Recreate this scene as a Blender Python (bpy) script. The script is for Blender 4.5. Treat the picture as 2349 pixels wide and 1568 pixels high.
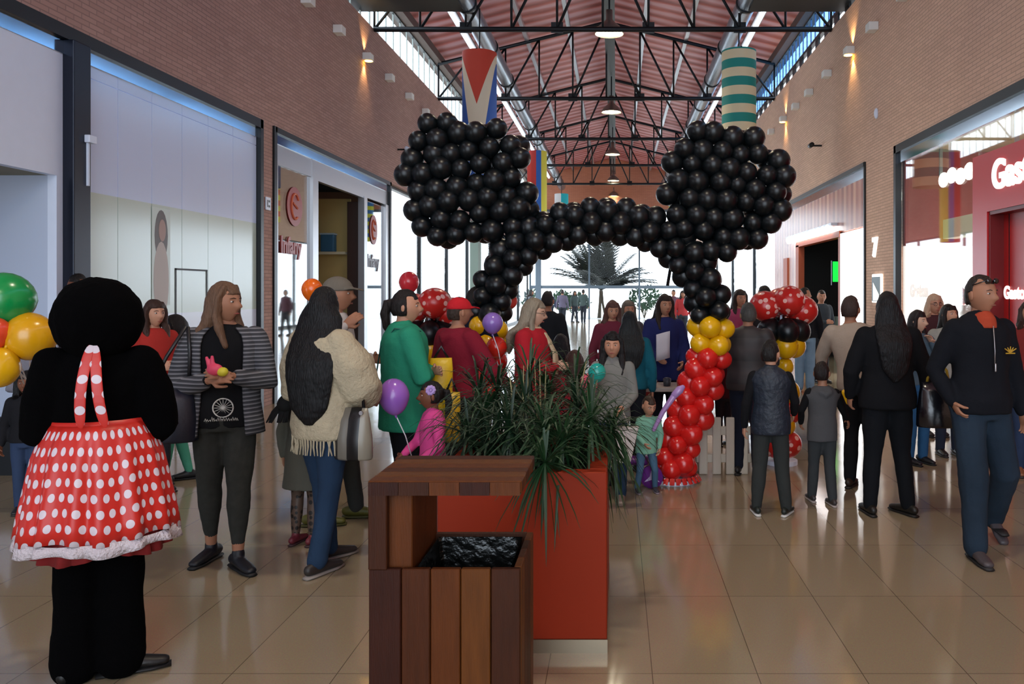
import bpy, bmesh, math, random
from mathutils import Vector, Matrix, noise
for o in list(bpy.data.objects): bpy.data.objects.remove(o)
PI = math.pi
SC = bpy.context.scene; COL = SC.collection
F = 1900.0; VX, VY, EYE = 1414.0, 668.0, 1.6
# ---------------------------------------------------------------- camera, sky, exposure
cam = bpy.data.cameras.new('camera'); cam.sensor_width = 36; cam.lens = 36 * F / 2349
cam.shift_x = -(VX - 1174.5) / 2349; cam.shift_y = (VY - 784) / 2349; cam.clip_end = 400
co = bpy.data.objects.new('camera', cam); COL.objects.link(co); co.location = (0, 0, EYE)
co.rotation_euler = (PI / 2, 0, 0); SC.camera = co
vs = SC.view_settings; vs.view_transform = 'Standard'; vs.look = 'None'; vs.gamma = 1; vs.use_curve_mapping = False
vs.exposure = 0.65
W = bpy.data.worlds.new('sky'); SC.world = W; W.use_nodes = True
bg = W.node_tree.nodes['Background']; bg.inputs[0].default_value = (0.76, 0.88, 1.0, 1); bg.inputs[1].default_value = 3.2
def portal(name, loc, rot, sx, sy):
    l = bpy.data.lights.new(name, 'AREA'); l.shape = 'RECTANGLE'; l.size = sx; l.size_y = sy
    l.cycles.is_portal = True
    o = bpy.data.objects.new(name, l); COL.objects.link(o); o.location = loc; o.rotation_euler = rot
portal('daylight_far', (-.27, 46.8, 3.2), (-PI/2, 0, 0), 9.2, 6)
portal('daylight_left', (-4.8, 31, 1.9), (0, -PI/2, 0), 3.8, 26)
portal('daylight_right', (4.25, 35, 1.9), (0, PI/2, 0), 3.8, 24)
portal('daylight_high_left', (-4.8, 20, 7.4), (0, -PI/2, 0), 1.1, 50)
portal('daylight_high_right', (4.25, 20, 7.4), (0, PI/2, 0), 1.1, 50)
portal('daylight_back', (-.27, -8.9, 3.6), (PI/2, 0, 0), 9.2, 7)
# ---------------------------------------------------------------- helpers
def lin(h):
    h = h.lstrip('#'); r = [int(h[i:i+2], 16) / 255 for i in (0, 2, 4)]
    return tuple((v / 12.92 if v <= .04045 else ((v + .055) / 1.055) ** 2.4) for v in r) + (1,)
MC = {}
def mat(name, col='#888888', rough=.6, metal=0, emit=0, spec=.5, bump=0, bscale=40, var=0, vscale=8, coat=0, sheen=0, trans=0, stretch=None):
    if name in MC: return MC[name]
    m = bpy.data.materials.new(name); m.use_nodes = True; nt = m.node_tree; b = nt.nodes['Principled BSDF']
    c = lin(col) if isinstance(col, str) else col
    b.inputs['Base Color'].default_value = c; b.inputs['Roughness'].default_value = rough
    b.inputs['Metallic'].default_value = metal; b.inputs['Specular IOR Level'].default_value = spec
    if coat: b.inputs['Coat Weight'].default_value = coat; b.inputs['Coat Roughness'].default_value = .05
    if sheen: b.inputs['Sheen Weight'].default_value = sheen
    if trans: b.inputs['Transmission Weight'].default_value = trans
    if emit: b.inputs['Emission Color'].default_value = c; b.inputs['Emission Strength'].default_value = emit
    tc = nt.nodes.new('ShaderNodeTexCoord'); mp = nt.nodes.new('ShaderNodeMapping')
    nt.links.new(tc.outputs['Object'], mp.inputs[0])
    if stretch: mp.inputs['Scale'].default_value = stretch
    if bump or True:
        n = nt.nodes.new('ShaderNodeTexNoise'); n.inputs['Scale'].default_value = bscale; n.inputs['Detail'].default_value = 3
        nt.links.new(mp.outputs[0], n.inputs['Vector'])
        bp = nt.nodes.new('ShaderNodeBump'); bp.inputs['Strength'].default_value = bump; bp.inputs['Distance'].default_value = .01
        nt.links.new(n.outputs['Fac'], bp.inputs['Height'])
        if bump: nt.links.new(bp.outputs[0], b.inputs['Normal'])
    if var:
        n2 = nt.nodes.new('ShaderNodeTexNoise'); n2.inputs['Scale'].default_value = vscale; n2.inputs['Detail'].default_value = 4
        nt.links.new(mp.outputs[0], n2.inputs['Vector'])
        mx = nt.nodes.new('ShaderNodeMix'); mx.data_type = 'RGBA'
        mx.inputs[6].default_value = tuple(v * (1 - var) for v in c[:3]) + (1,)
        mx.inputs[7].default_value = tuple(min(1, v * (1 + var)) for v in c[:3]) + (1,)
        nt.links.new(n2.outputs['Fac'], mx.inputs[0]); nt.links.new(mx.outputs[2], b.inputs['Base Color'])
    MC[name] = m; return m
def stripes(name, axis, width, cols, rough=.7, coord='Object', bump=0, soft=False):
    """bands of colour along an object axis"""
    if name in MC: return MC[name]
    m = bpy.data.materials.new(name); m.use_nodes = True; nt = m.node_tree; b = nt.nodes['Principled BSDF']; b.inputs['Roughness'].default_value = rough
    tc = nt.nodes.new('ShaderNodeTexCoord'); sp = nt.nodes.new('ShaderNodeSeparateXYZ'); nt.links.new(tc.outputs[coord], sp.inputs[0])
    mu = nt.nodes.new('ShaderNodeMath'); mu.operation = 'DIVIDE'; nt.links.new(sp.outputs[axis], mu.inputs[0]); mu.inputs[1].default_value = width * len(cols)
    fr = nt.nodes.new('ShaderNodeMath'); fr.operation = 'FRACT'; nt.links.new(mu.outputs[0], fr.inputs[0])
    cr = nt.nodes.new('ShaderNodeValToRGB'); cr.color_ramp.interpolation = 'LINEAR' if soft else 'CONSTANT'
    e = cr.color_ramp.elements; e[0].position = 0; e[0].color = lin(cols[0]); e[1].position = 1 / len(cols); e[1].color = lin(cols[1])
    for i in range(2, len(cols)): k = e.new(i / len(cols)); k.color = lin(cols[i])
    nt.links.new(fr.outputs[0], cr.inputs[0]); nt.links.new(cr.outputs[0], b.inputs['Base Color'])
    MC[name] = m; return m
def dots(name, base, dot, cell, r, uv=True, rough=.5):
    """polka dots: staggered grid on the UV map, or 3D lattice"""
    if name in MC: return MC[name]
    m = bpy.data.materials.new(name); m.use_nodes = True; nt = m.node_tree; b = nt.nodes['Principled BSDF']; b.inputs['Roughness'].default_value = rough
    tc = nt.nodes.new('ShaderNodeTexCoord')
    def M(op, a, c=None):
        n = nt.nodes.new('ShaderNodeMath'); n.operation = op
        for i, v in enumerate((a, c)):
            if v is None: continue
            if isinstance(v, (int, float)): n.inputs[i].default_value = v
            else: nt.links.new(v, n.inputs[i])
        return n.outputs[0]
    if uv:
        sp = nt.nodes.new('ShaderNodeSeparateXYZ'); nt.links.new(tc.outputs['UV'], sp.inputs[0])
        v = M('DIVIDE', sp.outputs[1], cell); row = M('FLOOR', v)
        u = M('ADD', M('DIVIDE', sp.outputs[0], cell), M('MULTIPLY', row, .5))
        du = M('SUBTRACT', M('FRACT', u), .5); dv = M('SUBTRACT', M('FRACT', v), .5)
        d = M('SQRT', M('ADD', M('MULTIPLY', du, du), M('MULTIPLY', dv, dv)))
        fac = M('LESS_THAN', d, r)
    else:
        vo = nt.nodes.new('ShaderNodeTexVoronoi'); vo.inputs['Scale'].default_value = cell; vo.inputs['Randomness'].default_value = .5
        nt.links.new(tc.outputs['Object'], vo.inputs['Vector']); fac = M('LESS_THAN', vo.outputs['Distance'], r)
    mx = nt.nodes.new('ShaderNodeMix'); mx.data_type = 'RGBA'; mx.inputs[6].default_value = lin(base); mx.inputs[7].default_value = lin(dot)
    nt.links.new(fac, mx.inputs[0]); nt.links.new(mx.outputs[2], b.inputs['Base Color'])
    MC[name] = m; return m
def glass(name, tint=(1, 1, 1, 1), refl=.12, ior=1.45):
    if name in MC: return MC[name]
    m = bpy.data.materials.new(name); m.use_nodes = True; nt = m.node_tree; nt.nodes.remove(nt.nodes['Principled BSDF'])
    t = nt.nodes.new('ShaderNodeBsdfTransparent'); t.inputs[0].default_value = tint
    g = nt.nodes.new('ShaderNodeBsdfGlossy'); g.inputs['Roughness'].default_value = .02
    fr = nt.nodes.new('ShaderNodeFresnel'); ge = nt.nodes.new('ShaderNodeNewGeometry')
    io = nt.nodes.new('ShaderNodeMath'); io.operation = 'MULTIPLY_ADD'; nt.links.new(ge.outputs['Backfacing'], io.inputs[0]); io.inputs[1].default_value = 1 / ior - ior; io.inputs[2].default_value = ior; nt.links.new(io.outputs[0], fr.inputs[0])
    ad = nt.nodes.new('ShaderNodeMath'); ad.operation = 'ADD'; nt.links.new(fr.outputs[0], ad.inputs[0]); ad.inputs[1].default_value = refl; ad.use_clamp = True
    mx = nt.nodes.new('ShaderNodeMixShader'); nt.links.new(ad.outputs[0], mx.inputs[0]); nt.links.new(t.outputs[0], mx.inputs[1]); nt.links.new(g.outputs[0], mx.inputs[2])
    nt.links.new(mx.outputs[0], nt.nodes['Material Output'].inputs[0]); MC[name] = m; return m
def brick(name, c1, c2, mortar, scale_row=.05, length=.22, rough=.85, axis='X'):
    """fine ribbed brick; axis = wall normal"""
    m = bpy.data.materials.new(name); m.use_nodes = True; nt = m.node_tree; b = nt.nodes['Principled BSDF']; b.inputs['Roughness'].default_value = rough
    tc = nt.nodes.new('ShaderNodeTexCoord'); sp = nt.nodes.new('ShaderNodeSeparateXYZ'); nt.links.new(tc.outputs['Object'], sp.inputs[0])
    cb = nt.nodes.new('ShaderNodeCombineXYZ'); nt.links.new(sp.outputs[1 if axis == 'X' else 0], cb.inputs[0]); nt.links.new(sp.outputs[2], cb.inputs[1])
    br = nt.nodes.new('ShaderNodeTexBrick'); nt.links.new(cb.outputs[0], br.inputs['Vector'])
    br.inputs['Scale'].default_value = 1; br.inputs['Brick Width'].default_value = length; br.inputs['Row Height'].default_value = scale_row
    br.inputs['Mortar Size'].default_value = .006; br.inputs['Mortar Smooth'].default_value = .3
    br.inputs['Color1'].default_value = lin(c1); br.inputs['Color2'].default_value = lin(c2); br.inputs['Mortar'].default_value = lin(mortar)
    n = nt.nodes.new('ShaderNodeTexNoise'); n.inputs['Scale'].default_value = .45; n.inputs['Detail'].default_value = 3; nt.links.new(cb.outputs[0], n.inputs['Vector'])
    mx = nt.nodes.new('ShaderNodeMix'); mx.data_type = 'RGBA'; mx.blend_type = 'MULTIPLY'; mx.inputs[0].default_value = .45
    cr = nt.nodes.new('ShaderNodeValToRGB'); cr.color_ramp.elements[0].position = .35; cr.color_ramp.elements[0].color = (.72, .66, .68, 1); cr.color_ramp.elements[1].position = .65; cr.color_ramp.elements[1].color = (1, .97, .93, 1)
    nt.links.new(n.outputs['Fac'], cr.inputs[0]); nt.links.new(br.outputs['Color'], mx.inputs[6]); nt.links.new(cr.outputs[0], mx.inputs[7])
    nt.links.new(mx.outputs[2], b.inputs['Base Color'])
    bp = nt.nodes.new('ShaderNodeBump'); bp.inputs['Strength'].default_value = .5; bp.inputs['Distance'].default_value = .006; bp.invert = True
    nt.links.new(br.outputs['Fac'], bp.inputs['Height']); nt.links.new(bp.outputs[0], b.inputs['Normal'])
    MC[name] = m; return m

def at(px, py, Y): return Vector(((px - VX) / F * Y, Y, EYE - (py - VY) / F * Y))
def fd(py): return EYE * F / (py - VY)          # distance of a floor point
def link(name, me, parent=None, m=None, loc=None):
    o = bpy.data.objects.new(name, me); COL.objects.link(o)
    if m is not None:
        if isinstance(m, (list, tuple)):
            for q in m: me.materials.append(q)
        elif not me.materials: me.materials.append(m)
    if parent is not None: o.parent = parent
    if loc is not None: o.location = loc
    return o
def obj(name, bm, m, parent=None, smooth=False, loc=None):
    me = bpy.data.meshes.new(name); bm.normal_update(); bm.to_mesh(me); bm.free()
    if smooth:
        for p in me.polygons: p.use_smooth = True
    return link(name, me, parent, m, loc)
def thing(name, label, cat, loc=(0, 0, 0), rz=0, group=None):
    o = bpy.data.objects.new(name, None); COL.objects.link(o); o.location = loc; o.rotation_euler = (0, 0, rz); o.empty_display_size = .1
    return tag(o, label, cat, group)
def tag(o, label=None, cat=None, group=None, kind=None):
    if label: o['label'] = label
    if cat: o['category'] = cat
    if group: o['group'] = group
    if kind: o['kind'] = kind
    return o
def struct(name, bm, m, smooth=False, label=None, loc=None):
    o = obj(name, bm, m, None, smooth, loc); o['kind'] = 'structure'
    if label: o['label'] = label
    return o
def dup(o, loc=None, rz=None, label=None, parent=None):
    c = o.copy(); COL.objects.link(c)
    if parent is not None: c.parent = parent
    if loc is not None: c.location = loc
    if rz is not None: c.rotation_euler = (0, 0, rz)
    if label: c['label'] = label
    for ch in list(o.children): dup(ch, parent=c)
    return c
def box(bm, x0, x1, y0, y1, z0, z1):
    vs_ = [bm.verts.new(p) for p in ((x0,y0,z0),(x1,y0,z0),(x1,y1,z0),(x0,y1,z0),(x0,y0,z1),(x1,y0,z1),(x1,y1,z1),(x0,y1,z1))]
    for f in ((3,2,1,0),(4,5,6,7),(0,1,5,4),(1,2,6,5),(2,3,7,6),(3,0,4,7)): bm.faces.new([vs_[i] for i in f])
    return vs_
def B(*boxes):
    bm = bmesh.new()
    for b in boxes: box(bm, *b)
    return bm
def bevel(bm, w=.01, seg=2):
    bmesh.ops.bevel(bm, geom=list(bm.edges), offset=w, segments=seg, affect='EDGES', profile=.6); return bm
def tube(bm, pts, rad, seg=10, side=None, cap=True, uv=None):
    """loft through pts; rad = number or (a,b) per point; side = reference vector for the a axis"""
    P = [Vector(p) for p in pts]; n = len(P)
    if not isinstance(rad, (list, tuple)) or (isinstance(rad, tuple) and len(rad) == 2 and n != 2): rad = [rad] * n
    rings = []; prev = None
    for i in range(n):
        t = (P[min(i + 1, n - 1)] - P[max(i - 1, 0)])
        if t.length < 1e-9: t = Vector((0, 0, 1))
        t.normalize()
        s = Vector(side) if side is not None else (prev if prev is not None else (Vector((1, 0, 0)) if abs(t.x) < .9 else Vector((0, 1, 0))))
        s = s - t * s.dot(t)
        if s.length < 1e-6: s = Vector((0, 1, 0)) - t * t.y
        s.normalize(); prev = s; q = t.cross(s)
        a, b = rad[i] if isinstance(rad[i], (tuple, list)) else (rad[i], rad[i])
        rings.append([bm.verts.new(P[i] + s * (a * math.cos(2*PI*k/seg)) + q * (b * math.sin(2*PI*k/seg))) for k in range(seg)])
    for i in range(n - 1):
        for k in range(seg):
            bm.faces.new((rings[i][k], rings[i][(k+1)%seg], rings[i+1][(k+1)%seg], rings[i+1][k]))
    if cap:
        bm.faces.new(rings[0][::-1]); bm.faces.new(rings[-1])
    return rings
def capsule(bm, pts, rad, seg=12, side=None):
    """tube with rounded ends"""
    P = [Vector(p) for p in pts]
    def rr(r): return r if isinstance(r, (tuple, list)) else (r, r)
    R = [rr(r) for r in rad]
    d0 = (P[0] - P[1]).normalized(); d1 = (P[-1] - P[-2]).normalized()
    pre = [(P[0] + d0 * (min(R[0]) * math.sin(a)), tuple(x * math.cos(a) for x in R[0])) for a in (1.35, .9, .45)]
    post = [(P[-1] + d1 * (min(R[-1]) * math.sin(a)), tuple(x * math.cos(a) for x in R[-1])) for a in (.45, .9, 1.35)]
    al = pre + list(zip(P, R)) + post
    return tube(bm, [a[0] for a in al], [a[1] for a in al], seg, side)
def ball(bm, c, r, u=16, v=10, rot=None):
    r = r if isinstance(r, (tuple, list)) else (r, r, r)
    M = Matrix.Translation(Vector(c)) @ (rot.to_4x4() if rot else Matrix.Identity(4)) @ Matrix.Diagonal((r[0], r[1], r[2], 1))
    return bmesh.ops.create_uvsphere(bm, u_segments=u, v_segments=v, radius=1, matrix=M)['verts']
def cyl(bm, c, r, h, seg=24, r2=None, axis='Z'):
    M = Matrix.Translation(Vector(c)) @ {'Z': Matrix.Identity(4), 'X': Matrix.Rotation(PI/2, 4, 'Y'), 'Y': Matrix.Rotation(PI/2, 4, 'X')}[axis]
    return bmesh.ops.create_cone(bm, cap_ends=True, segments=seg, radius1=r, radius2=r if r2 is None else r2, depth=h, matrix=M)['verts']
def text(name, s, size, m, parent, loc, rot, ext=.01, bold=0):
    c = bpy.data.curves.new(name, 'FONT'); c.body = s; c.size = size; c.extrude = ext; c.align_x = 'LEFT'; c.offset = bold
    o = bpy.data.objects.new(name, c); COL.objects.link(o)
    me = bpy.data.meshes.new_from_object(o.evaluated_get(bpy.context.evaluated_depsgraph_get()))
    bpy.data.objects.remove(o)
    t = link(name, me, parent, m, loc); t.rotation_euler = rot; return t
def vox(bm, size, it=4, disp=0, dscale=9, seed=0):
    """union and soften overlapping shapes into one continuous surface"""
    me = bpy.data.meshes.new('t'); bm.to_mesh(me); bm.free()
    o = bpy.data.objects.new('t', me); COL.objects.link(o)
    r = o.modifiers.new('r', 'REMESH'); r.mode = 'VOXEL'; r.voxel_size = size; r.use_smooth_shade = True
    if it:
        s = o.modifiers.new('s', 'SMOOTH'); s.factor = .5; s.iterations = it
    dg = bpy.context.evaluated_depsgraph_get(); dg.update()
    out = bpy.data.meshes.new_from_object(o.evaluated_get(dg))
    bpy.data.objects.remove(o); bpy.data.meshes.remove(me)
    if disp:
        of = Vector((seed * 3.1, seed * 1.7, 0))
        nr = [v.normal.copy() for v in out.vertices]
        for v, nn in zip(out.vertices, nr):
            p = v.co
            k = noise.noise(Vector((p.x * dscale, p.y * dscale, p.z * dscale * .6)) + of) + .5 * noise.noise(Vector((p.x, p.y, p.z)) * dscale * 2.3 + of)
            v.co = p + nn * (k * disp)
    for p in out.polygons: p.use_smooth = True
    return out
# ---------------------------------------------------------------- setting
WL, WR, YE, YB = -4.9, 4.35, 47.0, -9.0
ZW, ZE, ZR, XM = 6.9, 8.0, 9.15, -.27
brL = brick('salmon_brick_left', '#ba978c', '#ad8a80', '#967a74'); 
brY = brick('salmon_brick_end', '#c98a6c', '#c08064', '#a8705a', axis='Y')
white = mat('white_panel', '#dde8fb', .35, var=.03); frame = mat('dark_frame', '#14181c', .35, .3); chrome = mat('polished_steel', '#b9c4d0', .12, 1)
alu = mat('brushed_aluminium', '#b4b4b8', .35, .85); paleblue = mat('pale_blue_wall', '#bcc8de', .5)
# floor
def floor_mat():
    m = bpy.data.materials.new('polished_floor_tiles'); m.use_nodes = True; nt = m.node_tree; b = nt.nodes['Principled BSDF']
    tc = nt.nodes.new('ShaderNodeTexCoord'); mp = nt.nodes.new('ShaderNodeMapping'); mp.inputs['Location'].default_value = (-.15, .05, 0); nt.links.new(tc.outputs['Object'], mp.inputs[0])
    br = nt.nodes.new('ShaderNodeTexBrick'); br.offset = 0; br.inputs['Scale'].default_value = 1; br.inputs['Brick Width'].default_value = .44; br.inputs['Row Height'].default_value = .88
    br.inputs['Mortar Size'].default_value = .0022; br.inputs['Mortar Smooth'].default_value = .2; br.inputs['Bias'].default_value = 0
    br.inputs['Color1'].default_value = lin('#998a72'); br.inputs['Color2'].default_value = lin('#93846c'); br.inputs['Mortar'].default_value = lin('#5e5242')
    nt.links.new(mp.outputs[0], br.inputs['Vector'])
    n = nt.nodes.new('ShaderNodeTexNoise'); n.inputs['Scale'].default_value = 160; n.inputs['Detail'].default_value = 2; nt.links.new(tc.outputs['Object'], n.inputs['Vector'])
    mx = nt.nodes.new('ShaderNodeMix'); mx.data_type = 'RGBA'; mx.blend_type = 'OVERLAY'; mx.inputs[0].default_value = .25
    nt.links.new(br.outputs['Color'], mx.inputs[6]); nt.links.new(n.outputs['Color'], mx.inputs[7]); nt.links.new(mx.outputs[2], b.inputs['Base Color'])
    n2 = nt.nodes.new('ShaderNodeTexNoise'); n2.inputs['Scale'].default_value = 2.2; nt.links.new(tc.outputs['Object'], n2.inputs['Vector'])
    bp = nt.nodes.new('ShaderNodeBump'); bp.inputs['Strength'].default_value = .05; bp.inputs['Distance'].default_value = .03; nt.links.new(n2.outputs['Fac'], bp.inputs['Height']); nt.links.new(bp.outputs[0], b.inputs['Normal'])
    b.inputs['Roughness'].default_value = .11; b.inputs['Specular IOR Level'].default_value = .75
    return m
struct('floor', B((WL - 3, WR + 3, YB, YE + .3, -.2, 0)), floor_mat())
struct('trim_1', B((-60, 60, YE + .3, 120, -.25, -.02), (-60, WL - 3, 17.5, YE + .3, -.25, -.02), (WR + 3, 60, 17.5, YE + .3, -.25, -.02)), mat('pale_paving', '#c9c6bf', .8, var=.08, vscale=2), label='pale outdoor paving beyond the glass')
# walls
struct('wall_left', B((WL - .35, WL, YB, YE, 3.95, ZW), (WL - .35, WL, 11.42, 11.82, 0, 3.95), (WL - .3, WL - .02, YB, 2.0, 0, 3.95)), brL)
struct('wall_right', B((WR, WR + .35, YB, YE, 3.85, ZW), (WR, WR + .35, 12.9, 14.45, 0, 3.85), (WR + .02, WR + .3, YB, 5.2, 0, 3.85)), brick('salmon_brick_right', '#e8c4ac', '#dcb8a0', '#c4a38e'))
bm = B((WL - .35, WR + .35, YE, YE + .3, 6.25, ZE))
v = [bm.verts.new(p) for p in ((WL-.35, YE, ZE), (WR+.35, YE, ZE), (XM, YE, ZR), (WL-.35, YE+.3, ZE), (WR+.35, YE+.3, ZE), (XM, YE+.3, ZR))]
for f in ((0,1,2), (3,5,4), (0,2,5,3), (2,1,4,5)): bm.faces.new([v[i] for i in f])
struct('wall_far', bm, brY)
# roof
def roof_mat():
    m = bpy.data.materials.new('red_roof_sheet'); m.use_nodes = True; nt = m.node_tree; b = nt.nodes['Principled BSDF']
    tc = nt.nodes.new('ShaderNodeTexCoord'); sp = nt.nodes.new('ShaderNodeSeparateXYZ'); nt.links.new(tc.outputs['Object'], sp.inputs[0])
    w = nt.nodes.new('ShaderNodeTexWave'); w.bands_direction = 'Y'; w.inputs['Scale'].default_value = .55; w.inputs['Distortion'].default_value = .6; w.inputs['Detail'].default_value = 2
    nt.links.new(tc.outputs['Object'], w.inputs['Vector'])
    n = nt.nodes.new('ShaderNodeTexNoise'); n.inputs['Scale'].default_value = .6; n.inputs['Detail'].default_value = 5
    mp = nt.nodes.new('ShaderNodeMapping'); mp.inputs['Scale'].default_value = (1, 3, 1); nt.links.new(tc.outputs['Object'], mp.inputs[0]); nt.links.new(mp.outputs[0], n.inputs['Vector'])
    ad = nt.nodes.new('ShaderNodeMath'); ad.operation = 'MULTIPLY_ADD'; nt.links.new(w.outputs['Fac'], ad.inputs[0]); ad.inputs[1].default_value = .5; nt.links.new(n.outputs['Fac'], ad.inputs[2])
    cr = nt.nodes.new('ShaderNodeValToRGB'); e = cr.color_ramp.elements; e[0].position = .4; e[0].color = lin('#8c3a38'); e[1].position = 1; e[1].color = lin('#dcaab4')
    k = e.new(.7); k.color = lin('#c4706c'); nt.links.new(ad.outputs[0], cr.inputs[0]); nt.links.new(cr.outputs[0], b.inputs['Base Color'])
    b.inputs['Roughness'].default_value = .42; b.inputs['Metallic'].default_value = .35
    bp = nt.nodes.new('ShaderNodeBump'); bp.inputs['Strength'].default_value = .5; bp.inputs['Distance'].default_value = .05; nt.links.new(w.outputs['Fac'], bp.inputs['Height']); nt.links.new(bp.outputs[0], b.inputs['Normal'])
    return m
bm = bmesh.new()
for (xa, za, xb, zb) in ((WL - .32, ZE - .05, XM, ZR), (XM, ZR, WR + .32, ZE - .05)):
    v = [bm.verts.new(p) for p in ((xa, YB, za), (xb, YB, zb), (xb, YE + .4, zb), (xa, YE + .4, za), (xa, YB, za + .12), (xb, YB, zb + .12), (xb, YE + .4, zb + .12), (xa, YE + .4, za + .12))]
    for f in ((3,2,1,0),(4,5,6,7),(0,1,5,4),(1,2,6,5),(2,3,7,6),(3,0,4,7)): bm.faces.new([v[i] for i in f])
struct('ceiling', bm, roof_mat())
# purlins: bright foil strips and eave beams
bm = bmesh.new()
for x in (-3.6, -2.45, -1.3, .75, 1.9, 3.05):
    z = ZR - abs(x - XM) * (ZR - ZE) / 4.63
    box(bm, x - .05, x + .05, YB, YE, z - .16, z - .04)
struct('trim_2', bm, mat('foil_purlin', '#c9cdd6', .3, .8, bump=.6, bscale=5), label='long foil-wrapped roof purlins')
struct('trim_3', B((WL - .3, WL + .12, YB, YE, ZE - .15, ZE + .1), (WR - .12, WR + .3, YB, YE, ZE - .15, ZE + .1)), mat('eave_beam', '#5a4a42', .6), label='eave beams above the high windows')
# high side windows
skyglass = glass('clear_pane', (1, 1, 1, 1), 0, 1.15)
bluepane = glass('blue_pane', (.55, .78, 1, 1), .05)
def high(name, x, z0, z1, pane, bar_m, step, th, lab):
    f = struct(name, (lambda bm: [box(bm, x - .012, x + .012, YB + i * step, YB + i * step + th, z0, z1) for i in range(int((YE - YB) / step) + 1)] and bm)(bmesh.new()), bar_m, label=lab)
    bm = B((x - .05, x + .05, YB, YE, z0 - .03, z0 + .04), (x - .05, x + .05, YB, YE, z1 - .06, z1)); obj('window_frame', bm, frame, f)
    obj('pane', B((x - .01, x + .01, YB, YE, z0, z1)), pane, f)
    return f
high('window_1', WL - .12, ZW, ZE - .12, skyglass, mat('pale_louvre', '#b9c6c0', .5), .6, .05, 'long high window above the left wall')
w2 = high('window_2', WR + .12, ZW + .30, ZE - .12, bluepane, mat('blue_louvre', '#5c87b5', .5), .4, .04, 'long high window of bluish slats above the right wall')
bm = bmesh.new()
for i in range(int((YE - YB) / .8)): box(bm, WR + .09, WR + .13, YB + i * .8, YB + i * .8 + .3, ZW, ZW + .3)
obj('sill_block', bm, frame, w2); obj('sill_pane', B((WR + .11, WR + .13, YB, YE, ZW, ZW + .3)), skyglass, w2)
# glazed side bays and end glazing
def glazed(name, x, ys, z1, lab):
    bm = bmesh.new()
    for y in ys: box(bm, x - .05, x + .05, y - .05, y + .05, 0, z1)
    box(bm, x - .05, x + .05, ys[0], ys[-1], z1 - .06, z1)
    box(bm, x - .05, x + .05, ys[0], ys[-1], 0, .1)
    f = struct(name, bm, frame, label=lab)
    for a, b in zip(ys, ys[1:]): obj('pane', B((x - .01, x + .01, a + .05, b - .05, .1, z1 - .06)), skyglass, f)
glazed('window_3', WL - .15, (18.0, 21.2, 24.6, 28.0, 33, 38, 42.5, 46.9), 3.95, 'tall glass bay after the left shops')
glazed('window_4', WR + .15, (22.9, 27, 32, 37, 42, 46.9), 3.85, 'tall glass bay after the right shops')
struct('trim_4', B((WL, WL + .28, 27.7, 28.3, 0, 3.95)), mat('grey_green_pier', '#6c7a70', .7), label='grey green pier between the glass bays on the left')
bm = bmesh.new()
for x in (WL, -1.55, 1.3, WR): box(bm, x - .05, x + .05, YE + .05, YE + .15, 0, 6.25)
box(bm, -4.6, -4.28, YE, YE + .2, 0, 6.25)
box(bm, WL, WR, YE + .04, YE + .16, 1.76, 1.94); box(bm, WL, WR, YE + .04, YE + .16, 6.1, 6.25)
f = struct('window_5', bm, mat('grey_mullion', '#5c6b78', .5), label='end glazing with a cross bar')
for a, b in ((WL, -1.55), (-1.55, 1.3), (1.3, WR)):
    for z0, z1 in ((0, 1.76), (1.94, 6.1)): obj('pane', B((a + .06, b - .06, YE + .09, YE + .11, z0, z1)), skyglass, f)
# ---------------------------------------------------------------- left shops
blk = frame
struct('trim_5', B((WL - .06, WL + .03, 2.0, 11.42, 3.84, 3.96), (WL - .06, WL + .03, 11.35, 11.44, 0, 3.96), (WL - .06, WL + .03, 11.8, 11.9, 0, 3.96), (WL - .06, WL + .03, 11.85, 17.95, 3.88, 3.96), (WL - .06, WL + .03, 17.85, 17.95, 0, 3.96)), blk, label='black steel surround of the left shop fronts')
struct('trim_6', B((WL - .05, WL - .01, 2.0, 11.36, 3.71, 3.84), (WL - .05, WL - .01, 11.9, 17.86, 3.74, 3.88)), chrome, label='polished strip above the left shop fronts')
struct('trim_7', bevel(B((WL - .12, WL + .08, 7.36, 7.60, 0, 3.84)), .01), mat('navy_post', '#141b2b', .3, .4), label='dark navy post between the white shop fronts')
t = thing('junction_box', 'small white junction box clipped on the navy post', 'box', (WL + .08, 7.55, 2.98))
obj('housing', bevel(B((0, .05, -.05, .06, -.03, .04)), .008), white, t); obj('conduit', B((0, .02, -.02, 0, -.42, -.03)), white, t)
# first shop: white fascia over a recessed entrance
t = thing('shop_unit', 'white fascia over a recessed pale entrance at the far left', 'shop front', (WL, 4.8, 0))
def SF(*bx): return B(*[(a, b, c - 4.8, d - 4.8, e, f_) for a, b, c, d, e, f_ in bx])
obj('fascia', SF((-.1, -.02, 2.0, 7.36, 2.62, 3.71), (-.1, -.02, 7.28, 7.36, 0, 2.62)), white, t)
obj('soffit', SF((-1.4, -.1, 2.0, 7.36, 2.62, 2.70)), mat('khaki_soffit', '#8b8672', .8), t)
obj('back_wall', SF((-1.5, -1.4, 2.0, 7.4, .5, 2.62), (-1.5, -.1, 7.28, 7.4, .5, 2.62)), paleblue, t)
obj('kick_base', SF((-1.39, -1.3, 2.0, 7.28, 0, .5), (-1.39, -.1, 7.2, 7.28, 0, .5)), mat('charcoal_base', '#15191f', .6), t)
text('sign_letter', 'S', .42, mat('grey_letter', '#3a3f4a', .5), t, (-.005, 6.31 - 4.8, 3.12), (PI/2, 0, -PI/2 + PI), .012)
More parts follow.
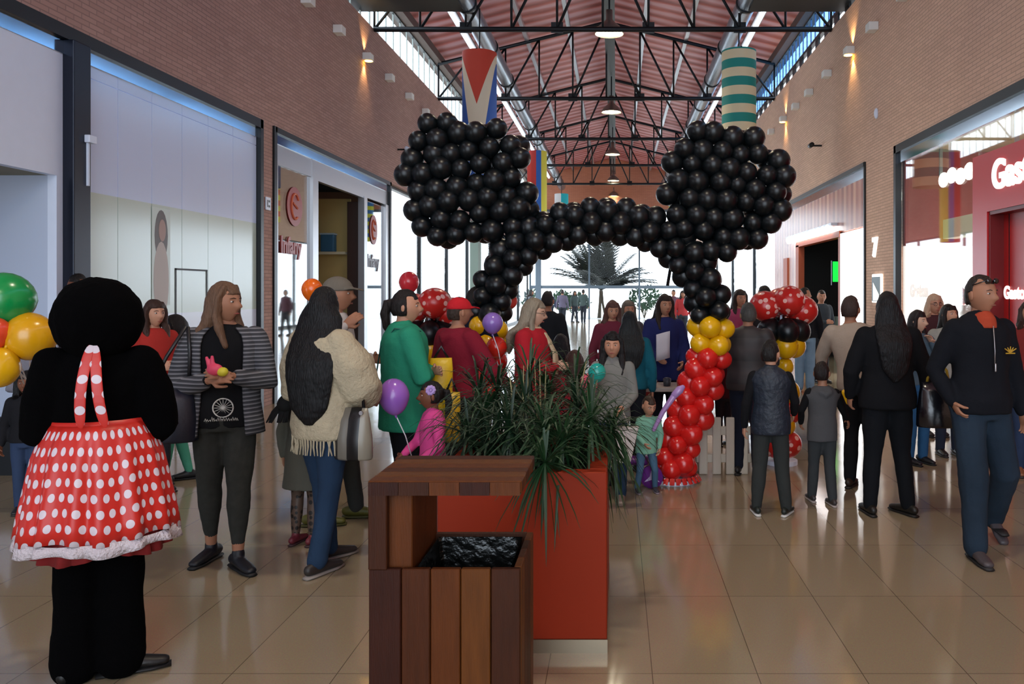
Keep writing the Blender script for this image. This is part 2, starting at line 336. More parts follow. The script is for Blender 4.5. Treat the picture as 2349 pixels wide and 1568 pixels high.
# second: hoarding of white panels with a printed band
t = thing('shop_hoarding', 'white panelled hoarding with a pale green band closing a shop unit', 'hoarding', (WL, 9.5, 0))
def HM():
    m = bpy.data.materials.new('hoarding_panel'); m.use_nodes = True; nt = m.node_tree; b = nt.nodes['Principled BSDF']
    tc = nt.nodes.new('ShaderNodeTexCoord'); sp = nt.nodes.new('ShaderNodeSeparateXYZ'); nt.links.new(tc.outputs['Object'], sp.inputs[0])
    cr = nt.nodes.new('ShaderNodeValToRGB'); cr.color_ramp.interpolation = 'CONSTANT'; e = cr.color_ramp.elements
    mr = nt.nodes.new('ShaderNodeMath'); mr.operation = 'DIVIDE'; mr.inputs[1].default_value = 4; nt.links.new(sp.outputs[2], mr.inputs[0]); nt.links.new(mr.outputs[0], cr.inputs[0])
    e[0].position = 0; e[0].color = lin('#d6def2'); e[1].position = 2.52 / 4; e[1].color = lin('#cfe0ff'); k = e.new(1.35 / 4); k.color = lin('#c2d3ca')
    nt.links.new(cr.outputs[0], b.inputs['Base Color']); b.inputs['Roughness'].default_value = .16; b.inputs['Specular IOR Level'].default_value = .7
    return m
hm = HM(); ys = [7.62, 8.19, 8.79, 9.4, 10.0, 10.65, 11.34]
for a, b in zip(ys, ys[1:]):
    bm = bmesh.new(); box(bm, -.1, -.03, a - 9.5 + .004, b - 9.5 - .004, 0, 3.592); box(bm, -.1, -.03, a - 9.5 + .004, b - 9.5 - .004, 3.6, 3.71); obj('panel', bm, hm, t)
obj('door_outline', B((-.03, -.022, 9.25 - 9.5, 9.27 - 9.5, 0, 1.86), (-.03, -.022, 9.95 - 9.5, 9.97 - 9.5, 0, 1.86), (-.03, -.022, 9.25 - 9.5, 9.97 - 9.5, 1.84, 1.86)), mat('seam_grey', '#55595e', .6), t)
# printed portrait on the hoarding (flat)
bm = bmesh.new(); 
def flat(bm, x, pts): bm.faces.new([bm.verts.new((x, y, z)) for y, z in pts])
flat(bm, -.024, [(8.78 - 9.5, 1.45), (9.14 - 9.5, 1.45), (9.14 - 9.5, 2.5), (8.78 - 9.5, 2.5)]); pst = obj('poster', bm, mat('poster_ground', '#c2d0c8', .3), t)
for nm, colr, fn in (('printed_hair', '#4a342c', [(.0, 2.2, .13, .28)]), ('printed_face', '#a3796a', [(.02, 2.26, .07, .12)]), ('printed_coat', '#b5a59c', [(.0, 1.72, .15, .42)])):
    bm = bmesh.new()
    for (cy, cz, ry, rz_) in fn: flat(bm, {'printed_hair': -.0235, 'printed_face': -.0225, 'printed_coat': -.023}[nm], [(8.96 - 9.5 + cy + ry * math.cos(a * PI / 10), cz + rz_ * math.sin(a * PI / 10)) for a in range(20)])
    obj(nm, bm, mat(nm, colr, .4), pst)
# small sign on the pilaster
t = thing('wall_sign', 'small white square sign on the brick pilaster left of the logo shop', 'sign', (WL + .005, 11.62, 2.83))
obj('plate', bevel(B((0, .015, -.08, .08, -.09, .09)), .003), white, t); obj('pictogram', B((.015, .018, -.045, -.02, -.05, .05), (.015, .018, .0, .045, -.05, -.02), (.015, .018, .0, .045, .02, .05)), mat('pictogram_grey', '#555a5a', .5), t)
# third: logo shop
t = thing('shop_unit', 'glass shop front with red oval logos and an open doorway on the left', 'shop front', (WL, 15, 0))
def S3(*bx): return B(*[(a, b, c - 15, d - 15, e, f_) for a, b, c, d, e, f_ in bx])
obj('header', S3((-.1, -.03, 11.9, 17.85, 3.45, 3.74), (-.1, -.02, 13.4, 16.2, 3.42, 3.74)), alu, t)
for q in ((-.12, 0, 13.38, 13.62, 0, 3.45), (-.12, 0, 16.1, 16.3, 0, 3.45), (-.1, 0, 17.6, 17.85, 0, 3.45), (-.1, 0, 11.9, 12.0, 0, 3.45)): obj('jamb', S3(q), alu, t)
shopglass = glass('shop_pane', (.9, .95, .95, 1), .30)
obj('pane', S3((-.07, -.05, 12.0, 13.38, 0, 3.45)), shopglass, t); obj('pane', S3((-.07, -.05, 16.3, 17.6, 0, 3.4)), shopglass, t)
obj('interior_wall', S3((-3.0, -2.9, 11.9, 18, 0, 3.9), (-3.0, -.12, 17.95, 18.05, 0, 3.9), (-3.0, -.36, 11.84, 11.9, 0, 3.9)), mat('shop_wall', '#9a7a68', .8), t)
obj('interior_ceiling', S3((-3.0, -.12, 11.9, 18, 3.75, 3.85)), mat('shop_ceiling', '#33404a', .8), t)
obj('partition', S3((-1.2, -.34, 16.3, 16.36, 0, 3.42)), mat('ochre_partition', '#c0aa6c', .7), t)
obj('door_leaf', S3((-.36, -.13, 16.18, 16.24, 0, 3.35)), mat('dark_door_wood', '#3a2218', .5, var=.2, vscale=4, stretch=(8, 8, 1)), t)
obj('shelf', S3((-1.2, -.38, 16.05, 16.3, 2.32, 2.37), (-1.2, -.38, 16.05, 16.3, 1.35, 1.4), (-1.2, -.38, 16.05, 16.3, .6, .65)), mat('pale_shelf', '#c9c4a8', .6), t)
red = mat('logo_red', '#9c2f28', .4)
for yy, zz, ry, rz_ in ((12.72, 2.9, .3, .3), (16.85, 2.85, .25, .3)):
    bm = bmesh.new(); cyl(bm, (-.04, yy - 15, zz), 1, .01, 28, axis='X')
    for v in bm.verts: v.co.y = (v.co.y - (yy - 15)) * ry + yy - 15; v.co.z = (v.co.z - zz) * rz_ + zz
    lg = obj('logo_disc', bm, red, t)
    bm = bmesh.new(); tube(bm, [(-.03, yy - 15 + ry * .5 * math.cos(a), zz + rz_ * .65 * math.sin(a)) for a in [k * PI / 8 + .6 for k in range(13)]], .018, 6); tube(bm, [(-.03, yy - 15 - ry * .3, zz + .05), (-.03, yy - 15 + ry * .3, zz - .02)], .016, 6)
    obj('logo_mark', bm, mat('logo_orange', '#d06a48', .4), lg)
text('sign_lettering', 'Infany', .34, red, t, (-.035, 12.16 - 15, 2.18), (PI/2, 0, PI/2), .01, .012)
text('sign_lettering', 'Infany', .34, mat('letter_dark', '#4a2b33', .4), t, (-.035, 16.4 - 15, 2.1), (PI/2, 0, PI/2), .01, .012)
# goods on the shelf
g = thing('storage_basket', 'blue basket on the upper shelf inside the logo shop', 'basket', (WL - .72, 16.17, 2.372))
obj('basket_body', bevel(B((-.13, .13, -.09, .09, 0, .34)), .02), mat('teal_blue', '#2f6282', .6), g); obj('rim', B((-.14, .14, -.1, .1, .33, .36)), mat('rim_blue', '#9fb7c4', .5), g)
g = thing('storage_bag', 'yellow bag on the middle shelf inside the logo shop', 'bag', (WL - .70, 16.17, 1.402))
bm = bmesh.new(); ball(bm, (0, 0, .2), (.14, .09, .2)); obj('bag_body', bm, mat('ochre_bag', '#c69a1e', .6), g, True); bm = bmesh.new(); tube(bm, [(-.06, 0, .36), (0, 0, .46), (.06, 0, .36)], .012, 6); obj('handle', bm, mat('ochre_strap', '#8d6c18', .6), g, True)
# ---------------------------------------------------------------- right shops
struct('trim_8', B((WR - .03, WR + .06, 12.82, 12.92, 0, 3.86), (WR - .03, WR + .06, 5.2, 12.9, 3.74, 3.86), (WR - .03, WR + .06, 14.44, 14.5, 0, 3.86), (WR - .03, WR + .06, 14.45, 22.9, 3.78, 3.86)), blk, label='black steel surround of the right shop fronts')
struct('trim_9', B((WR + .01, WR + .05, 5.2, 12.82, 3.58, 3.74), (WR + .01, WR + .05, 14.5, 22.85, 3.6, 3.78)), chrome, label='polished strip above the right shop fronts')
t = thing('shop_unit', 'bright red shop portal with white Gaston lettering on the right', 'shop front', (WR, 9, 0))
def S4(*bx): return B(*[(a, b, c - 9, d - 9, e, f_) for a, b, c, d, e, f_ in bx])
redp = mat('glossy_red', '#d3262a', .3); 
obj('portal', S4((-.02, .2, 5.2, 10.07, 2.53, 3.22), (-.02, .2, 9.68, 10.07, 0, 2.53)), redp, t)
obj('door_panel', S4((.16, .22, 5.2, 9.68, 0, 2.53)), mat('door_red', '#c8201f', .35), t)
obj('door_lining', S4((.0, .16, 5.2, 9.66, 2.49, 2.53), (.0, .16, 9.64, 9.68, 0, 2.5)), mat('door_lining_red', '#7c1517', .4), t)
obj('door_seam', S4((.155, .16, 9.5, 9.51, 0, 2.49)), frame, t)
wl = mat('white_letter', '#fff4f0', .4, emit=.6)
text('sign_lettering', 'Gaston', .46, wl, t, (-.03, 9.52 - 9, 2.77), (PI/2, 0, -PI/2), .015, .012)
text('door_lettering', 'Gaston', .20, wl, t, (.15, 9.62 - 9, 1.52), (PI/2, 0, -PI/2), .005, .008)
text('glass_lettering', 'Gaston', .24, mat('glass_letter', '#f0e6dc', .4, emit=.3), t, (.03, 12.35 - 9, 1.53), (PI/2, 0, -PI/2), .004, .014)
gg = glass('gaston_pane', (.95, .95, .92, 1), .14)
obj('pane', S4((.05, .07, 10.07, 12.82, 0, 3.58)), gg, t); obj('pane', S4((.05, .07, 5.2, 10.07, 3.22, 3.58)), gg, t)
obj('interior_wall', S4((1.6, 1.7, 5.2, 12.85, 2.3, 3.85), (.1, 1.6, 12.78, 12.85, 2.3, 3.85)), mat('rosy_wall', '#a8433f', .6), t)
obj('interior_ceiling', S4((.1, 1.7, 5.2, 12.85, 3.75, 3.84)), mat('cream_ceiling', '#b9ae8c', .8), t)
obj('reflection_wall', S4((1.6, 1.68, 5.2, 12.85, 0, 2.3), (.1, 1.6, 12.78, 12.85, 0, 2.3)), mat('reflection_glow_white', '#fdf9f8', .5, emit=1.1), t)  # glowing wall added in place of bright reflections on the pane
obj('cream_bulkhead', S4((.5, .7, 10.07, 12.3, 2.38, 2.66)), mat('cream_board', '#d7dfc0', .6), t)
# glowing blobs on stems, added for a lit sign reflected in the glass
bm = bmesh.new()
random.seed(5)
for i in range(9): ball(bm, (.35, 11.9 - i * .29 - 9, 3.2 + .03 * math.sin(i * 2.1)), (.05, .14, .09 + .03 * random.random()), 10, 8)
obj('reflected_sign_glow', bm, mat('sign_glow_white', '#f6fff8', .5, emit=4), t, True)
obj('sign_glow_stem', S4((.33, .37, 11.98, 12.02, 3.15, 3.75), (.33, .37, 9.7, 9.74, 3.25, 3.75)), alu, t)
def spiky(name, label, loc, mcol, n, L, spread, w=.02, cat='plant', stem=0, potm='#dddddd', seed=1, up=.9):
    random.seed(seed); t = thing(name, label, cat, loc)
    bm = bmesh.new(); cyl(bm, (0, 0, .2), .13, .4, 18, .17); obj('pot', bm, mat('pot' + potm, potm, .5), t, True)
    if stem:
        bm = bmesh.new(); tube(bm, [(0, 0, .35), (.03, 0, .35 + stem / 2), (0, 0, .4 + stem)], .035, 8); obj('trunk', bm, mat('bark', '#5a4630', .9), t, True)
    bm = bmesh.new()
    for i in range(n):
        a = random.random() * 2 * PI; e = up - random.random() * spread; l = L * random.uniform(.7, 1.05); z0 = .4 + stem
        pts = [Vector((math.cos(a) * l * s * math.cos(e), math.sin(a) * l * s * math.cos(e), z0 + l * s * math.sin(e) - .25 * l * s * s * (1.2 - e))) for s in (0, .25, .5, .75, 1)]
        tube(bm, pts, [(w * .6, .002), (w, .002), (w * .9, .002), (w * .6, .002), (.001, .001)], 4, side=(-math.sin(a), math.cos(a), 0))
    obj('leaves', bm, mat('leaf' + mcol, mcol, .5), t); return t
spiky('reflected_plant', 'red spiky plant standing in for reflected leaves behind the right shop glass', (WR + .75, 11.9, 1.0), '#b8232a', 26, .75, .7, .035, potm='#f0f0f0', seed=3)  # plant added in place of red leaves reflected in the pane
bm = B((WR + .5, WR + 1.0, 11.6, 12.2, 0, 1.0)); tag(obj('display_plinth', bevel(bm, .01), white), 'white plinth under the red plant behind the right shop glass', 'plinth')
# number plate and framed sign on the right pilaster
t = thing('number_sign', 'raised white number seven on the brick pilaster at right', 'sign', (WR, 13.7, 0))
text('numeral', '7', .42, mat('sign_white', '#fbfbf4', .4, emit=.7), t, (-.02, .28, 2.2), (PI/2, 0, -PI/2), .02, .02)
t = thing('wall_sign', 'framed dark green sign with a white panel on the right pilaster', 'sign', (WR, 13.7, 1.67))
obj('sign_frame', bevel(B((-.05, -.005, -.22, .26, -.26, .22)), .02), mat('sign_white', '#fbfbf4'), t); obj('sign_panel', B((-.055, -.05, -.19, .23, -.23, .17)), mat('sign_green', '#26403a', .4), t)
bm = bmesh.new(); bm.faces.new([bm.verts.new(p) for p in ((-.06, .15, .08), (-.06, .15, -.22), (-.06, -.16, -.22), (-.06, -.16, -.12))]); obj('white_shape', bm, mat('sign_white', '#fbfbf4'), t)
# far right shop
t = thing('shop_unit', 'salmon shop front with a row of bulbs above a dark doorway', 'shop front', (WR, 18, 0))
def S5(*bx): return B(*[(a, b, c - 18, d - 18, e, f_) for a, b, c, d, e, f_ in bx])
obj('fascia', S5((.02, .12, 14.5, 22.85, 2.75, 3.6), (.02, .12, 20.0, 22.85, 0, 2.75)), stripes('reflection_striped_salmon', 1, .16, ('#c98a74', '#b26a58', '#d9a184', '#a35c4c'), .25), t)  # vertical reflections on the facade painted in as colour stripes
obj('lit_window', S5((.0, .1, 14.6, 16.1, 0, 2.72)), mat('lit_panel', '#ffffff', .5, emit=1.5), t)  # bright shop window drawn as a glowing panel
for q in ((.0, .12, 16.1, 16.25, 0, 2.75), (-.02, .12, 19.7, 20.0, 0, 2.7), (-.02, .12, 21.0, 21.5, 0, 2.45), (-.02, .14, 16.1, 20.0, 2.66, 2.78)): obj('jamb', S5(q), mat('rust_frame', '#b5532c', .5), t)
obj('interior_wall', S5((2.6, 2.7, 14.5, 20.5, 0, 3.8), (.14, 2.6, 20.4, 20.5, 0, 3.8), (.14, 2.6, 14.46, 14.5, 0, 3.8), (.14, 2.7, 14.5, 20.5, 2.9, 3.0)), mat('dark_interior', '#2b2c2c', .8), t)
obj('counter', S5((.9, 1.5, 17.6, 20.0, 0, 1.0)), mat('pale_counter', '#8fa39b', .4), t)
for i in range(11):
    bm = bmesh.new(); ball(bm, (-.08, 16.7 + i * .38 - 18, 2.86), (.07, .11, .09), 10, 8); obj('bulb', bm, mat('bulb_white', '#ffffff', .5, emit=5), t, True)
obj('bulb_rail', S5((-.1, .02, 16.4, 20.8, 2.9, 2.96)), alu, t)
t = thing('screen', 'bright green screen inside the dark doorway on the right', 'screen', (WR + .35, 17.25, 2.0))
obj('bezel', B((-.22, .22, -.02, .04, -.27, .24)), frame, t); obj('display', B((-.2, .2, -.03, -.02, -.2, .22)), mat('screen_green', '#12c43a', .5, emit=1.2), t); obj('bracket', B((-.02, .02, 0, .05, .24, .9)), frame, t)
# ---------------------------------------------------------------- trusses
steel = mat('dark_truss_steel', '#23262a', .45, .6)
def truss(y, lab):
    t = thing('roof_truss', lab, 'truss', (0, y, 0), group='steel roof trusses across the mall')
    z0 = 6.88; x0, x1 = WL + .02, WR - .02
    bm = bmesh.new(); tube(bm, [(x0, 0, z0), (x1, 0, z0)], .055, 8); obj('lower_chord', bm, steel, t, True)
    bm = bmesh.new(); n = 10; xs = [x0 + (x1 - x0) * i / n for i in range(n + 1)]
    top = lambda x: ZR - .18 - abs(x - XM) * (ZR - ZE) / 4.63
    tube(bm, [(x0, 0, top(x0)), (XM, 0, top(XM)), (x1, 0, top(x1))], .05, 8); obj('upper_chord', bm, steel, t, True)
    for i in range(0, n + 1):
        bm = bmesh.new(); tube(bm, [(xs[i], 0, z0), (xs[i], 0, top(xs[i]))], .025, 6); obj('post', bm, steel, t, True)
    for i in range(n):
        bm = bmesh.new(); a, b = (i, i + 1) if i < n / 2 else (i + 1, i)
        tube(bm, [(xs[a], 0, z0), (xs[b], 0, top(xs[b]))], .03, 6); obj('diagonal', bm, steel, t, True)
    for i in (2, 4, 6, 8): obj('gusset_plate', B((xs[i] - .12, xs[i] + .12, -.02, .02, z0 - .07, z0 + .14)), steel, t)
    return t
truss(-1.7, 'dark steel truss over the viewer'); 
for k, nm in enumerate(('nearest', 'second nearest', 'middle', 'fourth', 'farthest')):
    truss(16.7 + 6.0 * k, f'{nm} dark steel truss spanning the mall under the red roof')
truss(10.7, 'dark steel truss above the top edge of the view'); truss(4.6, 'dark steel truss above the white shop fronts')
# ducts and tube lights
def duct(x, lab):
    t = thing('air_duct', lab, 'duct', (x, 16, 7.35))
    bm = bmesh.new(); tube(bm, [(0, -1.5, 0)] + [(0, y, 0) for y in range(0, 30, 3)] + [(0, 29.5, 0)], .2, 16); obj('pipe', bm, mat('spiral_duct', '#8d96a3', .28, .9, bump=.4, bscale=14), t, True)
    bm = bmesh.new()
    for y in range(0, 30, 3): cyl(bm, (0, y + .5, 0), .22, .08, 20, axis='Y')
    obj('joint_ring', bm, steel, t)
    s = -1 if x < 0 else 1
    bm = B((min(0, s * 2.1), max(0, s * 2.1), -.6, .3, -.25, .35)); obj('branch_box', bm, mat('dark_duct_box', '#1c1f22', .5, .4), t); return t
duct(-3.0, 'silver spiral duct with a dark branch box above the left wall'); duct(2.6, 'silver spiral duct with a dark branch box above the right wall')
tl = mat('tube_light', '#eaf4ff', .4, emit=1.6)
for x, sd in ((-3.5, 'left'), (3.1, 'right')):
    t = thing('tube_light', f'long white tube light run along the {sd} side under the roof', 'light', (x, 16, 7.5))
    obj('tube', B((-.04, .04, 0, 27, -.04, .02)), tl, t); obj('tray', B((-.09, .09, 0, 27, .02, .07)), alu, t)
t = thing('cable_tray', 'dark tray running down the centre under the ridge', 'tray', (-.17, 10, 8.1))
obj('tray_body', B((-.13, .13, 0, 36, 0, .2)), mat('tray_grey', '#3d4448', .4, .6), t); obj('hanger', (lambda bm: [box(bm, -.02, .02, y, y + .04, .2, .8) for y in range(1, 36, 3)] and bm)(bmesh.new()), steel, t)
# pendant bell lamps
hf = .72e-3 * F
def pendant(i, d, Z, lab):
    t = thing('pendant_lamp', lab, 'lamp', (-.15, d, EYE + Z), group=None)
    bm = bmesh.new(); prof = [(.30, 0), (.29, .06), (.22, .16), (.12, .24), (.07, .3), (.07, .5)]
    seg = 28; rings = [[bm.verts.new((r * math.cos(2*PI*k/seg), r * math.sin(2*PI*k/seg), z)) for k in range(seg)] for r, z in prof]
    for a, b in zip(rings, rings[1:]):
        for k in range(seg): bm.faces.new((a[k], a[(k+1)%seg], b[(k+1)%seg], b[k]))
    bm.faces.new(rings[-1]); obj('lamp_shade', bm, mat('lamp_steel', '#8f8f8c', .3, .8), t, True)
    bm = bmesh.new(); cyl(bm, (0, 0, .03), .27, .02, 28); obj('diffuser', bm, mat('warm_lamp', '#fff3c8', .5, emit=9), t)
    bm = bmesh.new(); cyl(bm, (0, 0, .78), .02, .62, 8); obj('stem', bm, steel, t)
    l = bpy.data.lights.new('lamp_light', 'SPOT'); l.energy = 260; l.spot_size = 2.4; l.spot_blend = .8; l.shadow_soft_size = .25; l.color = (1, .88, .68)
    lo = bpy.data.objects.new('lamp_light', l); COL.objects.link(lo); lo.parent = t; lo.location = (0, 0, -.03)
ZL = 5.4
for i, (py, lab) in enumerate(((-190, 'bell pendant lamp just above the top of the view'), (78, 'largest bell pendant lamp on the centre line'), (258, 'second bell pendant lamp down the centre line'), (355, 'third bell pendant lamp down the centre line'), (415, 'fourth bell pendant lamp down the centre line'), (450, 'small fifth pendant lamp just above the balloon arch'))):
    pendant(i, ZL * F / (VY - py), ZL, lab)
pendant(9, 4.2, ZL, 'bell pendant lamp above the bin, over the view'); pendant(9, -2.5, ZL, 'bell pendant lamp behind the viewer')
# wall lamps
def wlamp(side, y, z, lit, lab):
    x = WL if side < 0 else WR
    t = thing('wall_lamp', lab, 'lamp', (x, y, z)); s = -side
    m_ = mat('lamp_white_box', '#e6e6e2', .5)
    obj('housing', bevel(B((min(0, s * .16), max(0, s * .16), -.11, .11, -.06, .08)), .012), m_, t)
    if lit:
        bm = bmesh.new(); cyl(bm, (s * .09, 0, -.062), .075, .01, 16); obj('lens', bm, mat('lamp_amber', '#ffc04a', .4, emit=14), t)
        l = bpy.data.lights.new('wall_light', 'SPOT'); l.energy = 22; l.spot_size = 1.5; l.spot_blend = .7; l.color = (1, .62, .25); l.shadow_soft_size = .03
        for dz, rx in ((-.09, 0), (.11, PI)):
            lo = bpy.data.objects.new('wall_light', l); COL.objects.link(lo); lo.parent = t; lo.location = (s * .07, 0, dz); lo.rotation_euler = (rx, 0, 0)
ordn = ['nearest', 'second', 'third', 'fourth', 'fifth', 'sixth', 'seventh', 'eighth']
for i, (px, lit) in enumerate(((695, 0), (768, 0), (835, 1), (886, 0), (932, 0), (970, 0))):
    wlamp(-1, 4.9 * F / (VX - px), 6.13, lit, f'{"lit amber" if lit else "white unlit"} wall lamp, {ordn[i]} of the row high on the left wall')
for i, (px, lit) in enumerate(((2085, 0), (2011, 0), (1957, 1), (1905, 0), (1863, 0), (1832, 0), (1803, 1), (1775, 0))):
    wlamp(1, 4.35 * F / (px - VX), 6.0, lit, f'{"lit amber" if lit else "white unlit"} wall lamp, {ordn[i]} of the row high on the right wall')
t = thing('security_camera', 'small white camera on the left wall beside the left balloon cluster', 'camera', (WL, 4.9 * F / (VX - 912), at(912, 342, 18.5).z))
bm = bmesh.new(); tube(bm, [(0, 0, 0), (.2, 0, 0)], .02, 8); obj('arm', bm, steel, t); bm = bmesh.new(); cyl(bm, (.24, -.05, 0), .05, .22, 14, axis='Y'); obj('camera_body', bm, white, t, True)
t = thing('security_camera', 'dark camera high on the right wall', 'camera', (WR, 4.35 * F / (1885 - VX), at(1885, 333, 17.5).z))
bm = bmesh.new(); tube(bm, [(0, 0, 0), (-.2, 0, 0)], .02, 8); obj('arm', bm, steel, t); bm = bmesh.new(); cyl(bm, (-.24, -.05, 0), .05, .2, 14, axis='Y'); obj('camera_body', bm, frame, t, True)
t = thing('emergency_light', 'small white oval fixture midway up the right wall', 'light', (WR, 4.35 * F / (2013 - VX), at(2013, 260, 13.8).z))
bm = bmesh.new(); ball(bm, (-.02, 0, 0), (.04, .03, .09)); obj('cover', bm, white, t, True)
# ---------------------------------------------------------------- hanging tube banners
def banner(x, y, z0, z1, r, m_, lab, zt=None):
    t = thing('tube_banner', lab, 'banner', (x, y, z0)); h = z1 - z0
    bm = bmesh.new(); seg = 32; n = 12; ul = bm.loops.layers.uv.new('UVMap')
    R = [[bm.verts.new((r * math.cos(2*PI*k/seg), r * math.sin(2*PI*k/seg), h * i / n)) for k in range(seg)] for i in range(n + 1)]
    for i in range(n):
        for k in range(seg):
            f = bm.faces.new((R[i][k], R[i][(k+1)%seg], R[i+1][(k+1)%seg], R[i+1][k]))
            for lp, (a, b) in zip(f.loops, ((k, i), (k+1, i), (k+1, i+1), (k, i+1))): lp[ul].uv = (a / seg, b / n)
    obj('cloth_tube', bm, m_, t, True)
    bm = bmesh.new(); tube(bm, [(0, 0, h), (0, 0, h + (zt or .9))], .015, 6); tube(bm, [(-r, 0, h), (r, 0, h)], .015, 6); tube(bm, [(0, -r, h), (0, r, h)], .015, 6); obj('hanger', bm, steel, t)
    return t
def vee():
    m = bpy.data.materials.new('banner_vee'); m.use_nodes = True; nt = m.node_tree; b = nt.nodes['Principled BSDF']; b.inputs['Roughness'].default_value = .7
    tc = nt.nodes.new('ShaderNodeTexCoord'); sp = nt.nodes.new('ShaderNodeSeparateXYZ'); nt.links.new(tc.outputs['Object'], sp.inputs[0])
    def M(op, a, c):
        n = nt.nodes.new('ShaderNodeMath'); n.operation = op
        for i, v in enumerate((a, c)):
            if isinstance(v, (int, float)): n.inputs[i].default_value = v
            elif v is not None: nt.links.new(v, n.inputs[i])
        return n.outputs[0]
    ax = M('ABSOLUTE', sp.outputs[0], None); zz = M('SUBTRACT', 2.6, sp.outputs[2])   # distance below top
    inner = M('LESS_THAN', ax, M('MULTIPLY', M('SUBTRACT', 1.0, zz), .33)); outer = M('GREATER_THAN', ax, M('SUBTRACT', .36, M('MULTIPLY', zz, .14)))
    m1 = nt.nodes.new('ShaderNodeMix'); m1.data_type = 'RGBA'; m1.inputs[6].default_value = lin('#cfc4ae'); m1.inputs[7].default_value = lin('#b83a26'); nt.links.new(inner, m1.inputs[0])
    m2 = nt.nodes.new('ShaderNodeMix'); m2.data_type = 'RGBA'; nt.links.new(m1.outputs[2], m2.inputs[6]); m2.inputs[7].default_value = lin('#1f4f9e'); nt.links.new(outer, m2.inputs[0])
    nt.links.new(m2.outputs[2], b.inputs['Base Color']); return m
p = at(1100, 285, 16.7); banner(p.x, 16.7, 3.7, at(0, 122, 16.7).z, .345, vee(), 'tube banner with a red vee on white and blue above the left balloons')
p = at(1695, 285, 16.7); banner(p.x, 16.7, 3.7, at(0, 118, 16.7).z, .345, stripes('teal_stripe', 2, .18, ('#d6c9a6', '#12837c')), 'tube banner with teal and cream rings above the right balloons')
p = at(1232, 400, 28.7); banner(p.x, 28.7, 3.3, at(0, 348, 28.7).z, .34, stripes('upright_stripe', 0, .17, ('#2a62b8', '#d8cf4a', '#d2443a', '#c23a34')), 'distant tube banner with red, blue and yellow upright stripes')
p = at(1288, 450, 40.7); banner(p.x, 40.7, 4.2, at(0, 445, 40.7).z, .34, stripes('cyan_stripe', 0, .34, ('#1fb5c4', '#e8eef0')), 'far white and cyan tube banner left of the small pendant lamps')
banner(3.05, 31, 4.2, 6.2, .34, stripes('yellow_red', 2, .2, ('#d9d12c', '#d0562a')), 'tube banner with yellow and red rings behind the right balloon cluster', 2.05)
banner(3.05, 43, 4.2, 6.2, .34, stripes('yellow_blue', 2, .2, ('#cfd33a', '#2f74b0')), 'far tube banner with yellow and blue rings behind the right balloons', 2.05)
# ---------------------------------------------------------------- balloons
def bal_mat(n, c): return mat(n, c, .22, spec=.6)
BL = mat('black_latex', '#0a0f12', .32, spec=.4); RD = bal_mat('red_latex', '#d01f1c'); YL = bal_mat('yellow_latex', '#e3ac08'); DOT = dots('dotted_latex', '#c92822', '#f2b8ac', 15, .36, uv=False, rough=.28)
def bal_mesh(r, k=1.12):
    bm = bmesh.new(); vs_ = ball(bm, (0, 0, 0), (r, r, r * k), 18, 12)
    for v in vs_:
        if v.co.z < 0: t = -v.co.z / (r * k); s = 1 - .16 * t; v.co.x *= s; v.co.y *= s
    cyl(bm, (0, 0, -r * k - .006), .004, .02, 8, .010)
    me = bpy.data.meshes.new('balloon'); bm.to_mesh(me); bm.free()
    for p in me.polygons: p.use_smooth = True
    return me
def bal(name, me, m, parent, loc, d=None, s=1):
    """balloon with its knot towards -d"""
    key = (me.name, m.name)
    if key not in BC: q = me.copy(); q.materials.append(m); BC[key] = q
    o = bpy.data.objects.new(name, BC[key]); COL.objects.link(o); o.location = loc; o.scale = (s, s, s)
    if d is not None: o.rotation_euler = Vector(d).to_track_quat('Z', 'Y').to_euler()
    if parent is not None: o.parent = parent
    return o
BC = {}; BM = bal_mesh(.098)
random.seed(11)
AY = 7.0
arch_px = [(1545, 1085), (1550, 1040), (1568, 985), (1592, 930), (1612, 875), (1626, 820), (1632, 765), (1630, 720), (1622, 680), (1608, 640), (1585, 600), (1550, 562), (1500, 530), (1450, 512), (1400, 503), (1345, 508), (1290, 520), (1240, 540), (1200, 565), (1165, 600), (1140, 640), (1128, 680), (1122, 720), (1120, 765), (1115, 820), (1105, 875), (1090, 930), (1075, 985), (1062, 1040), (1058, 1085)]
pts = [at(x, y, AY) for x, y in arch_px]
def resample(P, step):
    out = [P[0].copy()]; acc = 0
    for a, b in zip(P, P[1:]):
        L = (b - a).length; d = step - acc
        while d <= L: out.append(a.lerp(b, d / L)); d += step
        acc = (L - (d - step)) 
    return out
t = thing('balloon_arch', 'black balloon arch standing on red and yellow balloon legs across the mall', 'balloon arch', (at(1372, 1085, AY).x, AY, 0))
org = t.location.copy(); rs = resample(pts, .128)
for i, p in enumerate(rs):
    tg = (rs[min(i + 1, len(rs) - 1)] - rs[max(i - 1, 0)]).normalized(); nrm = Vector((0, 1, 0)); s = tg.cross(nrm).normalized()
    py = VY + (EYE - p.z) * F / AY
    m, nm = (BL, 'black_balloon') if py < 722 else ((YL, 'yellow_balloon') if py < 790 else (RD, 'red_balloon'))
    n = 4; ph = PI / 4 * (i % 2) + .2
    for k in range(n):
        a = ph + 2 * PI * k / n; d = s * math.cos(a) + nrm * math.sin(a)
        q = p + d * (.10 if nm != 'black_balloon' else .105) + tg * random.uniform(-.015, .015)
        q.z = max(q.z, .12)
        bal(nm, BM, m, t, q - org, d, random.uniform(.84, 1.04))
bm = bmesh.new(); tube(bm, [p - org for p in rs], .018, 8); obj('support_pole', bm, frame, t, True)
